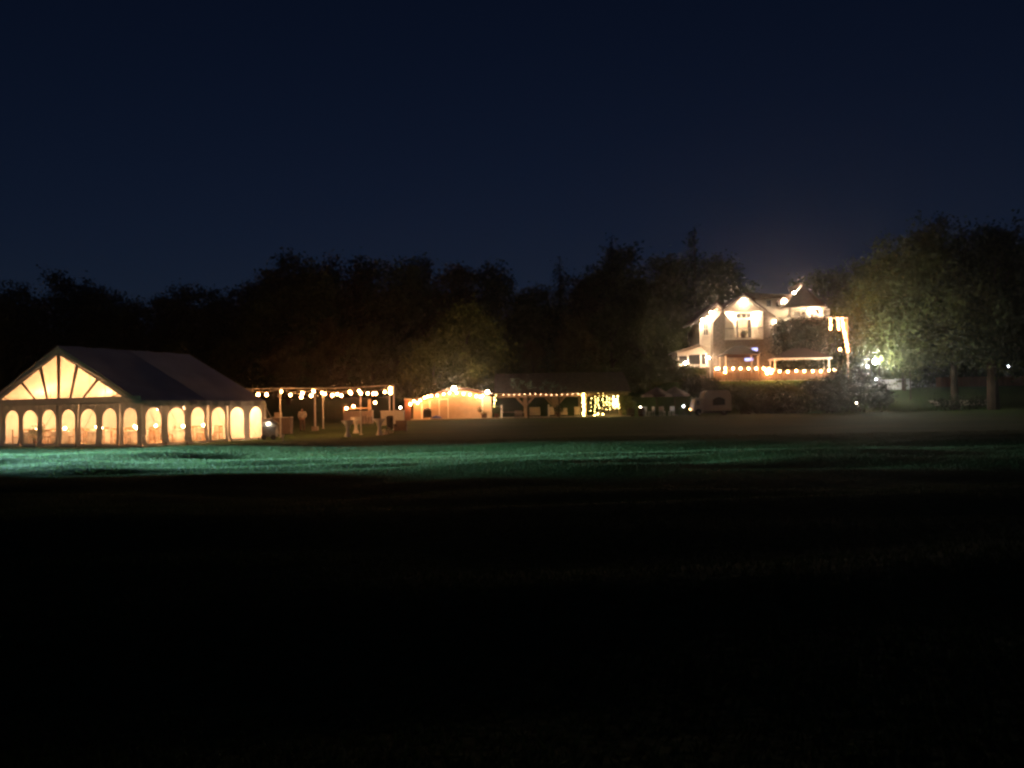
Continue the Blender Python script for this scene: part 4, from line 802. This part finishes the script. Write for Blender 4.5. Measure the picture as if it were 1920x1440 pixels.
b = G(1312, 80.5, 785); o = thing('lawn_spotlight', b, 'tiny pale spotlight stake on the lawn in front of the food truck', 'spotlight'); MB().tube([b, b + Vector((0, 0, .12))], .03, 6).build('stake', MT['black'], o); MB().lathe(b, [(.05, .12), (.09, .2), (.09, .26)], 10).build('head', MT['whitetrim'], o)

# ------------------------------------------------------------------ house on the rise
Yh = 100.0; b = P(1430, 715, Yh); b.z = TZ; H = thing('house', b, 'large cream and stone gabled house lit with bright lamps on the rise', 'house')
def hb(name, x0, y0, x1, y1, Y, d, mat, par=None): return MB().pbox(x0, y0, x1, y1, Y, d).build(name, MT[mat], par or H)
def hp(name, px, Y, d, mat, par=None): return MB().pprism(px, Y, d).build(name, MT[mat], par or H)
yg = 712
# main block behind
hp('wall', [(1340, yg), (1340, 590), (1358, 580), (1440, 578), (1530, 578), (1530, yg)], Yh + 3, 8, 'siding')
# left wing (set back), its wall, deep lit rake
lw = hp('wall', [(1312.5, yg), (1312.5, 606), (1345, 576), (1376, 604), (1376, yg)], Yh + 1.2, 7, 'siding')
for k in range(9): hb('siding_board', 1312.6, 612 + k * 11, 1337, 612.9 + k * 11, Yh + 1.165, .03, 'siding', lw)
for poly in ([(1304, 606), (1344, 568.5), (1344, 565), (1301, 603)], [(1344, 568.5), (1362, 583), (1362, 579), (1344, 565)]): hp('roof_slope', poly, Yh - .6, 8.8, 'roof')
hp('bargeboard', [(1303, 607.5), (1344, 571.5), (1344, 568.6), (1303, 604.6)], Yh - .68, .06, 'whitetrim'); hp('bargeboard', [(1344, 571.5), (1358, 583), (1358, 580), (1344, 568.6)], Yh - .68, .06, 'whitetrim')
hp('soffit', [(1305, 607), (1344, 571.6), (1344, 570.6), (1305, 605.6)], Yh - .6, 1.78, 'whitetrim')
wn = hb('window', 1319, 606, 1327.5, 628, Yh + 1.12, .06, 'glass', lw)
for q in ((1318, 604.6, 1328.5, 606), (1318, 628, 1328.5, 629.4), (1318, 606.1, 1319, 627.9), (1327.5, 606.1, 1328.5, 627.9), (1322.9, 606.1, 1323.6, 627.9), (1319.1, 616.6, 1327.4, 617.3)): hb('window_frame', *q, Yh + 1.08, .035, 'whitetrim', wn)
hb('corner_board', 1312, 607, 1314, 650, Yh + 1.14, .05, 'whitetrim'); hb('belt_board', 1312.6, 648.5, 1337, 650.5, Yh + 1.13, .06, 'whitetrim')
hb('downpipe', 1334, 605, 1336.5, 650, Yh + 1.0, .12, 'whitetrim')
# central block: stone piers, recessed balcony, gable
hp('stone_pier', [(1337, 707), (1337, 604), (1357, 581), (1359.5, 581), (1359.5, 707)], Yh, 2.2, 'stone')
hp('stone_pier', [(1431, 705), (1431, 579), (1434, 579), (1454, 592), (1454, 705)], Yh, 2.2, 'stone')
hb('balcony_wall', 1359.6, 636.5, 1430.9, 650, Yh - .25, .3, 'shingle'); hb('lower_wall', 1359.6, 650.2, 1430.9, 712, Yh + .15, .3, 'stone'); hb('balcony_floor', 1359.6, 634.3, 1430.9, 636.3, Yh - .3, 3.2, 'whitetrim')
hb('rear_wall', 1359.6, 581.6, 1430.9, 634, Yh + 2.3, .3, 'siding')
hp('gable_wall', [(1360, 581.5), (1395, 556.5), (1430, 581.5)], Yh + .1, .35, 'siding'); hb('gable_beam', 1358, 581.6, 1432, 584, Yh - .05, .5, 'whitetrim')
hb('balcony_ceiling', 1359.6, 584.1, 1430.9, 585.1, Yh + .5, 1.9, 'whitetrim')
for poly in ([(1354, 583), (1395, 553), (1395, 549.5), (1351, 581)], [(1436, 583), (1395, 553), (1395, 549.5), (1439, 581)]): hp('roof_slope', poly, Yh - .7, 9, 'roof')
for poly in ([(1355, 584.5), (1395, 555.6), (1395, 553.1), (1355, 582)], [(1435, 584.5), (1395, 555.6), (1395, 553.1), (1435, 582)]): hp('bargeboard', poly, Yh - .76, .06, 'whitetrim')
fd = hb('french_door', 1380, 599, 1409.5, 633.6, Yh + 2.24, .05, 'glass')
for q in ((1379, 597.4, 1410.5, 599), (1379, 599.1, 1380.4, 633.6), (1409, 599.1, 1410.5, 633.6), (1394, 599.1, 1395.3, 633.6)): hb('door_frame', *q, Yh + 2.2, .035, 'whitetrim', fd)
hb('curtain', 1384, 599.5, 1393, 633, Yh + 2.215, .02, 'curtain', fd); hb('curtain', 1396, 599.5, 1402, 633, Yh + 2.215, .02, 'curtain', fd)
tw = hb('transom_window', 1381, 586.5, 1408.5, 596, Yh + 2.24, .05, 'glass')
for q in ((1380, 585.4, 1409.5, 586.5), (1380, 596, 1409.5, 597.2), (1380, 586.6, 1381.2, 595.9), (1408.3, 586.6, 1409.5, 595.9), (1389.5, 586.6, 1390.3, 595.9), (1399, 586.6, 1399.8, 595.9)): hb('window_frame', *q, Yh + 2.2, .035, 'whitetrim', tw)
hb('balcony_rail', 1359.6, 614.5, 1430.9, 616, Yh - .2, .08, 'greymetal')
for i in range(24):
    x = 1361 + i * 3.0; hb('baluster', x - .22, 616.1, x + .22, 634.2, Yh - .18, .03, 'greymetal')
# right part: upper wall with windows, small lit dormer, main roof
hb('upper_wall', 1417, 560, 1468, 580, Yh + 2.6, .38, 'siding'); hp('roof_slope', [(1414, 559.8), (1470, 556.5), (1470, 553.5), (1414, 556.8)], Yh + 2.1, 6, 'roof')
for x0 in (1437, 1455):
    wn = hb('window', x0, 563, x0 + 9, 575, Yh + 2.54, .05, 'glass')
    for q in ((x0 - .8, 561.8, x0 + 9.8, 563), (x0 - .8, 575, x0 + 9.8, 576.2), (x0 - .8, 563.1, x0, 574.9), (x0 + 9, 563.1, x0 + 9.8, 574.9)): hb('window_frame', *q, Yh + 2.5, .035, 'whitetrim', wn)
hp('roof_slope', [(1395, 549), (1417, 561), (1437, 582), (1470, 580), (1485, 552), (1430, 550)], Yh + 5, 6, 'roof')
hb('lower_wall', 1437, 579, 1530, yg, Yh + 2.3, .4, 'siding'); hb('belt_board', 1437, 577.6, 1470, 579, Yh + 2.2, .1, 'whitetrim')
dm = hp('dormer', [(1463.5, 571), (1463.5, 563.5), (1471, 556), (1478, 563.5), (1478, 571)], Yh + 1.6, 1.2, 'siding'); hp('dormer_roof', [(1461.5, 564.5), (1471, 555.6), (1480.5, 564.5), (1480.5, 562.6), (1471, 553.4), (1461.5, 562.6)], Yh + 1.3, 1.6, 'roof', dm)
# far gable rake seen upper right
hp('rear_gable', [(1478, 582), (1502, 533), (1526, 582)], Yh + 6, .3, 'siding'); hp('bargeboard', [(1487, 557), (1501, 530.5), (1507, 536), (1490, 557)], Yh + 5.3, .2, 'whitetrim'); hp('roof_slope', [(1501, 530), (1508, 536), (1534, 580), (1528, 582)], Yh + 5.2, 5, 'roof')
# turret porch
for q in ((1489, 584, 1501, 598.5), (1503.5, 584, 1515, 598.5), (1521, 584, 1532, 598.5), (1534.5, 584, 1545, 598.5)): hb('porch_window', *q, Yh + 2.2, .09, 'glass')
tc2 = P(1512, 578, Yh - .6); tz0 = Z_(575.5, Yh - .6, 1512); ta = Vector((tc2.x, Yh + .4, Z_(537, Yh + .4, 1505))); R_ = 44 / F * Yh; n = 8; tcen = Vector((tc2.x, Yh + .4, tz0))
rim = [Vector((tcen.x + R_ * math.cos(2 * math.pi * (k + .5) / n), tcen.y + .75 * R_ * math.sin(2 * math.pi * (k + .5) / n), tz0)) for k in range(n)]
for k in range(n):
    a, c = rim[k], rim[(k + 1) % n]; MB().prism([ta, a, c], ((0, 0, .08))).build('turret_roof', MT['roof'], H)
MB().prism([q - Vector((0, 0, .02)) for q in rim], (0, 0, -.05)).build('turret_soffit', MT['whitetrim'], H)
MB().prism([(q - tcen) * .93 + tcen - Vector((0, 0, .072)) for q in rim], (0, 0, -.06)).build('turret_beam', MT['whitetrim'], H)
dz_ = Z_(596.5, Yh, 1512)
for px in (1485.5, 1518, 1547):
    x = X_(px, Yh - .9); yc = Yh - 1.0 if px != 1547 else Yh - .5; MB().box(x - .14, x + .14, yc, yc + .28, dz_, tz0 - .135).build('column', MT['whitetrim'], H)
MB().box(X_(1478, Yh), X_(1556, Yh), Yh - 1.3, Yh + 2.2, dz_ - .25, dz_).build('porch_floor', MT['whitetrim'], H)
MB().box(X_(1480, Yh), X_(1553, Yh), Yh - 1.2, Yh - 1.12, dz_ + .85, dz_ + .93).build('porch_rail', MT['whitetrim'], H)
for i in range(26): x = X_(1481, Yh) + i * (X_(1552, Yh) - X_(1481, Yh)) / 25; MB().box(x - .02, x + .02, Yh - 1.18, Yh - 1.14, dz_ + .003, dz_ + .848).build('baluster', MT['whitetrim'], H)
hb('porch_base', 1480, 599.6, 1553, 712, Yh - .8, 2.9, 'shingle')
# sunroom at left
Yr = 99.2; sr = MB().pprism([(1269, 690), (1270, 661), (1315, 649), (1326, 660), (1326, 690)], Yr + .3, 3.5).build('sunroom', MT['siding'], H)
hp('sunroom_roof', [(1266, 661.5), (1313, 647), (1327, 656), (1327, 653.5), (1314, 644.5), (1266, 659)], Yr - .1, 4.2, 'whitetrim', sr)
hp('fascia', [(1270, 664), (1313, 650.5), (1326, 660.5), (1326, 663.5), (1270, 667)], Yr + .2, .08, 'whitetrim', sr)
for x in (1270.5, 1289, 1313, 1323.5): hb('mullion', x, 662.5, x + 2.4, 692, Yr + .15, .14, 'whitetrim', sr)
hb('window', 1291.6, 664, 1312.8, 683, Yr + .24, .05, 'glass', sr); hb('window', 1315.6, 664, 1323.3, 683, Yr + .24, .05, 'glass', sr); hb('window', 1273.2, 668, 1288.8, 683, Yr + .24, .05, 'glass', sr)
MB().box(X_(1266, Yr), X_(1330, Yr), Yr - .5, Yr + 4, .8, Z_(690, Yr, 1300)).build('foundation', MT['stone'], H)
# house lamps
def lamp(px, py, Y, r, label, key='house', name='wall_lamp'):
    c = P(px, py, Y); o = thing(name, c, label, 'lamp', 'bright lamps on the house'); MB().tube([c + Vector((0, r * .8, 0)), c + Vector((0, r + .3, .04))], .03, 6).build('bracket', MT['black'], o); MB().lathe(c + Vector((0, 0, r * .9)), [(r * .9, 0), (r * .5, .06), (.03, .12)], 10).build('cap', MT['black'], o); glow('globe', key, c, r, o)
lamp(1369, 592, Yh + 1.75, .14, 'bright globe wall lamp left of the french doors'); lamp(1421, 592, Yh + 1.75, .14, 'bright globe wall lamp right of the french doors'); lamp(1395, 563, Yh - .35, .085, 'lamp high under the peak of the central gable')
lamp(1317, 600, Yh + .45, .115, 'lamp under the left wing eave above the tall window'); lamp(1333, 586, Yh + .3, .10, 'lamp under the rake of the left wing'); lamp(1472, 563.5, Yh + 1.1, .08, 'lamp on the small lit dormer'); lamp(1517, 583, Yh - .9, .2, 'brightest ceiling lamp under the turret porch roof'); lamp(1489, 549, Yh + 4.9, .12, 'lamp under the rear gable rake'); lamp(1453, 603, Yh - .3, .07, 'wall lamp low beside the dark clipped tree')
lamp(1285.5, 680, Yr - .2, .09, 'lamp at the left corner of the sunroom'); lamp(1329, 671, Yr - .3, .10, 'lamp between the sunroom and the stone pier')
# balcony furniture
c = P(1394, 634, Yh + .5); o = thing('balcony_planter', c, 'dark leafy planter standing in the middle of the balcony', 'planter'); MB().lathe(c, [(.25, 0), (.36, .5), (.38, .55)], 12).build('pot', MT['darkwood'], o); foliage('foliage', MT['leafC'], leaf_cloud([(0, 0, .68, .45, .4, .22)], 200, .13, 131, 6), o)
for px, lab in ((1371, 'white balcony chair left of the dark planter'), (1419, 'white balcony chair right of the dark planter')):
    c = P(px, 634, Yh + .9); o = thing('balcony_chair', c, lab, 'chair', 'white chairs on the balcony'); MB().box(c.x - .28, c.x + .28, c.y - .25, c.y + .25, c.z + .42, c.z + .47).build('seat', MT['whitetrim'], o); MB().box(c.x - .28, c.x + .28, c.y + .252, c.y + .3, c.z + .47, c.z + 1.0).build('backrest', MT['whitetrim'], o)
    for x in (-.26, .2):
        for y in (-.22, .2): MB().box(c.x + x, c.x + x + .05, c.y + y, c.y + y + .05, c.z + .005, c.z + .42).build('leg', MT['whitetrim'], o)
# dark clipped tree block in front of the porch
ct = P(1508, 690, 97); ct.z = TZ; o = thing('clipped_tree', ct, 'dense dark clipped tree filling the space under the turret porch', 'tree'); zt = Z_(598, 97, 1508) - TZ; hw = 54 / F * 97
bl = [(x * hw * .75, y, zt * z, hw * .33, .7, zt * .20) for x in (-1, -.5, 0, .5, 1) for z in (.25, .5, .72, .83) for y in (-.4, .4)]
foliage('crown', MT['leafG'], leaf_cloud(bl, 15000, .2, 141, 10, .4), o); MB().tube([ct, ct + Vector((0, 0, zt * .7))], [.2, .08], 8).build('trunk', MT['bark'], o)
# terrace: canopies, fence, bulbs
def gazebo(x0, x1, ytop, yedge, Y, dep, label, posts, mat='canopy', trim=False):
    xa, xb, ze, zt = X_(x0, Y, yedge), X_(x1, Y, yedge), Z_(yedge, Y, (x0 + x1) / 2), Z_(ytop, Y + dep / 2, (x0 + x1) / 2); b = Vector(((xa + xb) / 2, Y, TZ)); o = thing('terrace_gazebo', b, label, 'gazebo', 'dark canopies on the terrace'); r_ = (xb - xa) * .12; xm = (xa + xb) / 2
    c4 = [Vector((xa, Y, ze)), Vector((xb, Y, ze)), Vector((xb, Y + dep, ze)), Vector((xa, Y + dep, ze))]; ap = [Vector((xm - r_, Y + dep / 2, zt)), Vector((xm + r_, Y + dep / 2, zt))]
    for poly in ([c4[0], c4[1], ap[1], ap[0]], [c4[2], c4[3], ap[0], ap[1]], [c4[1], c4[2], ap[1]], [c4[3], c4[0], ap[0]]): slab(poly, .05).build('canopy_panel', MT[mat], o)
    for i in range(4):
        a, c = c4[i], c4[(i + 1) % 4]; MB().prism([a, c, c - Vector((0, 0, .16)), a - Vector((0, 0, .16))], (Vector((0, .03, 0)) if i % 2 == 0 else Vector((.03, 0, 0)))).build('valance', MT['whitetrim' if trim else mat], o)
    for px in posts:
        for y in (Y + .12, Y + dep - .2): x = X_(px, Y); MB().box(x - .06, x + .06, y, y + .12, TZ, ze - .002).build('post', MT['whitetrim'], o)
gazebo(1357, 1428, 648.5, 664.5, 95.6, 3.0, 'smaller dark peaked canopy on the left of the terrace', (1363, 1424)); gazebo(1450, 1560, 653, 671, 94.9, 2.0, 'wide dark canopy with pale edge on the right of the terrace', (1455, 1557), trim=True)
tf = thing('terrace_fence', Vector((X_(1340, 94.4), 94.4, TZ)), 'warmly lit timber fence along the front edge of the terrace', 'fence')
fx0, fx1 = X_(1340, 94.4), X_(1568, 94.4); n = 46
for i in range(n):
    a0 = fx0 + (fx1 - fx0) * i / n; a1 = fx0 + (fx1 - fx0) * (i + 1) / n; MB().box(a0 + .012, a1 - .012, 94.42, 94.46, TZ + .05, TZ + .95 + .01 * (i % 3)).build('board', MT['fencetimber'], tf)
for i in range(9):
    x = fx0 + (fx1 - fx0) * i / 8; MB().box(x - .06, x + .06, 94.462, 94.58, TZ, TZ + 1.15).build('post', MT['timber'], tf)
MB().box(fx0, fx1, 94.465, 94.53, TZ + .70, TZ + .80).build('rail', MT['timber'], tf)
o = thing('light_post', G(1425.5, 94.1), 'pale post rising through the middle of the terrace bulbs', 'post'); BASE[o.name].z = TZ - 1.2; o.location.z = TZ - 1.2; zz_ = Z_(664, 94.1, 1425); x = X_(1425.5, 94.1); MB().box(x - .1, x + .1, 94.05, 94.2, TZ - 1.2, zz_).build('shaft', MT['timber'], o); MB().box(x - .13, x + .13, 94.02, 94.23, zz_, zz_ + .06).build('cap', MT['timber'], o)
fascia_string('string_light', [(1343, 691.5), (1347, 691), (1360, 690.5), (1374.5, 691), (1388.5, 691), (1403.5, 691), (1418, 691), (1432, 691)], 94.0, 'string of warm bulbs along the left half of the terrace fence', 'bulb strings on the terrace', r=.125)
fascia_string('string_light', [(1436, 694), (1442, 697), (1448, 694), (1462, 696.5), (1477, 697), (1493, 695.5), (1508, 696), (1524, 696), (1539, 696), (1554, 694.5), (1565, 693.5)], 94.0, 'string of warm bulbs along the right half of the terrace fence', 'bulb strings on the terrace', r=.125)
fascia_string('string_light', [(1359.5, 698), (1442, 692), (1446, 699), (1438, 700)], 94.15, 'short low string of bulbs bunched beside the terrace post', 'bulb strings on the terrace', r=.125)
pz = P(1590, 680, 95.0); o = thing('light_pole', Vector((pz.x, 95.0, ground(pz.x, 95))), 'white pole at the right end of the terrace hung with bulbs', 'pole'); zt = Z_(597, 95, 1582); MB().tube([BASE[o.name], (pz.x, 95, zt)], .07, 8).build('shaft', MT['timber'], o); MB().box(X_(1556, 95), pz.x + .1, 94.95, 95.05, zt + .01, zt + .09).build('arm', MT['whitetrim'], o)
vstrand(1557.5, 599, 1557.5, 617, 6, 94.9, 'left short hanging strand of bulbs at the terrace end', 'rope', .11, 'bulb strands at the terrace end', .03); vstrand(1571, 598, 1572, 617, 6, 94.9, 'middle short hanging strand of bulbs at the terrace end', 'rope', .12, 'bulb strands at the terrace end', .05); vstrand(1579, 598, 1590, 658, 15, 94.8, 'long slanting strand of bulbs down the terrace end pole', 'rope', .13, 'bulb strands at the terrace end', .04)
lamp(1575, 655, 95.2, .13, 'lone warm bulb left of the slanting strand', 'bulb', 'terrace_lamp')
for px, py, w_, lab in ((1415, 655, 11, 'upper bluish television screen behind the terrace canopy'), (1404, 674, 15, 'lower bluish television screen under the terrace canopy')):
    c = P(px, py, 99.6); o = thing('television', c, lab, 'television', 'blue screens behind the terrace'); hw = w_ / F * 99.6 / 2; MB().box(c.x - hw - .03, c.x + hw + .03, 99.6, 99.68, c.z - .21, c.z + .21).build('casing', MT['black'], o); MB().box(c.x - hw, c.x + hw, 99.585, 99.598, c.z - .17, c.z + .17).build('screen', ET['blue'], o) if False else None
    sc_ = MB().box(c.x - hw, c.x + hw, 99.585, 99.598, c.z - .17, c.z + .17).build('screen', ET['blue'], o)
for px, lab in ((1383, 'dark patio table below the left canopy'), (1440, 'dark patio table right of the pale terrace post')):
    b = P(px, 700, 96.6); b.z = TZ; o = thing('patio_table', b, lab, 'table', 'dark tables on the terrace'); MB().lathe(b, [(.5, .72), (.52, .74), (.5, .76)], 16).build('tabletop', MT['darkwood'], o); MB().tube([b, b + Vector((0, 0, .72))], .05, 8).build('stem', MT['black'], o); MB().lathe(b, [(.3, 0), (.3, .03), (.05, .06)], 12).build('base', MT['black'], o)

# ------------------------------------------------------------------ car park edge at the right
def street_lamp(px, py, Y, r, label, key='cool', h=None):
    c = P(px, py, Y); g = ground(c.x, Y); b = Vector((c.x + .5, c.y + .2, g)); o = thing('street_lamp', b, label, 'street lamp', 'cool white lamps by the car park')
    MB().tube([b, Vector((b.x, b.y, c.z + .12)), c + Vector((0, .1, r + .08))], .05, 7).build('pole', MT['black'], o); (MB().lathe(c - Vector((0, 0, r * 1.25)), [(.1, -.12), (r * 2.6, -.02), (r * 2.6, 0)], 16).build('added_light_baffle', MT['black'], o) if key == 'cool' else MB().lathe(c + Vector((0, 0, r * .75)), [(r * 1.3, 0), (r * .9, .1), (.05, .16)], 12).build('hood', MT['black'], o)); glow('globe', key, c, r, o)  # plate under the cool globe is added to keep its light off the lawn
street_lamp(1641, 678, 90.6, .20, 'brightest cool white street lamp beside the dome shaped bush'); street_lamp(1626.5, 687, 96, .09, 'smaller cool lamp left of the brightest street lamp', 'coolsmall'); street_lamp(1642, 711, 96, .08, 'low cool lamp at the right edge of the dome shaped bush', 'coolsmall')
street_lamp(1836, 688, 118, .09, 'left of the pair of distant lamps by the black trunk', 'coolsmall'); street_lamp(1848.5, 691.5, 118, .08, 'right and lower of the pair of distant lamps by the black trunk', 'coolsmall'); street_lamp(1890.5, 687, 118, .10, 'distant lamp standing alone right of the black trunk', 'coolsmall'); street_lamp(1744, 681, 120, .05, 'faint distant lamp under the yellow green tree', 'coolsmall')
c = P(1606, 755.5, 84.2); b = Vector((c.x, c.y, ground(c.x, 84.2))); o = thing('garden_lamp', b, 'tiny garden light in front of the dome shaped bush', 'lamp'); MB().tube([b, c - Vector((0, 0, .05))], .025, 6).build('post', MT['black'], o); glow('bulb', 'small', c, .055, o); MB().lathe(b, [(.09, 0), (.09, .03), (.03, .05)], 8).build('base', MT['black'], o)
wf = thing('white_fence', G(1680, 101), 'pale white panel fence behind the dome shaped bush', 'fence'); zt0 = Z_(711.5, 101, 1680); zb0 = Z_(729, 101, 1680)
for x0, x1 in ((1650, 1679), (1680, 1706.5)): MB().box(X_(x0, 101), X_(x1, 101), 101, 101.06, zb0 - .6, zt0 + (.05 if x0 > 1660 else 0)).build('panel', MT['fencewhite'], wf)
for x0 in (1649, 1679.5, 1707): MB().box(X_(x0, 101) - .07, X_(x0, 101) + .07, 100.9, 101.08, zb0 - .8, zt0 + .12).build('post', MT['fencewhite'], wf)
up = G(1708, 97); o = thing('utility_pole', up, 'thin dark post at the right end of the white fence', 'pole'); MB().tube([up, Vector((up.x, up.y, Z_(684, 97, 1708)))], .07, 8).build('shaft', MT['bark'], o); MB().box(up.x - .1, up.x + .1, up.y - .1, up.y + .1, Z_(684, 97, 1708), Z_(684, 97, 1708) + .05).build('cap', MT['bark'], o)
bf_ = thing('wooden_fence', G(1830, 108), 'long reddish wooden fence behind the big tree trunks', 'fence'); xa, xb = X_(1758, 108), X_(1960, 108); nb_ = 84; zt0 = Z_(706, 108, 1850)
for i in range(nb_):
    a0 = xa + (xb - xa) * i / nb_; a1 = xa + (xb - xa) * (i + 1) / nb_; g = ground(a0, 108); MB().box(a0 + .008, a1 - .008, 108, 108.03, g - .1, zt0 + .03 * math.sin(i * 1.3)).build('board', MT['fencebrown'], bf_)
for i in range(8): x = xa + (xb - xa) * i / 7; MB().box(x - .06, x + .06, 108.035, 108.15, ground(x, 108) - .3, zt0 - .05).build('post', MT['fencebrown'], bf_)

# ------------------------------------------------------------------ floodlight beyond the left frame edge that rakes the field
FLX, FLY, FLZ = -46.0, 37.8, 2.6
fo = thing('field_floodlight', Vector((FLX, FLY, ground(FLX, FLY))), 'cool floodlight on a pole beyond the left edge raking across the field', 'floodlight')
MB().tube([(FLX - .2, FLY, 0), (FLX - .2, FLY, FLZ)], .06, 8).build('pole', MT['greymetal'], fo); MB().box(FLX - .5, FLX - .15, FLY - .25, FLY + .25, FLZ - .16, FLZ + .16).build('housing', MT['black'], fo)
ld = bpy.data.lights.new('floodlight_beam', 'SPOT'); ld.energy = 225000; ld.color = (.36, .66, .78); ld.spot_size = math.radians(28); ld.spot_blend = 1.0; ld.shadow_soft_size = .3
lo = bpy.data.objects.new('floodlight_beam', ld); COL.objects.link(lo); lo.parent = fo; lo.location = (0, 0, FLZ - BASE[fo.name].z)
tgt = Vector((-16.3, 33.7, 0)); lo.rotation_euler = (tgt - Vector((FLX, FLY, FLZ))).to_track_quat('-Z', 'Y').to_euler(); lo.scale = (1, .21, 1)

# ------------------------------------------------------------------ haze added to imitate the lens glow of the lamps
mt, t, o = nodes('lens_glow_haze'); pvn = t.nodes.new('ShaderNodeVolumePrincipled'); pvn.inputs['Color'].default_value = (.92, .94, 1, 1); pvn.inputs['Density'].default_value = HAZE; pvn.inputs['Anisotropy'].default_value = .95
t.links.new(pvn.outputs[0], o.inputs['Volume'])
hz = MB().box(-1510, 1510, -310, 2210, -1.5, 27).build('haze', mt); tag(hz, kind='stuff')
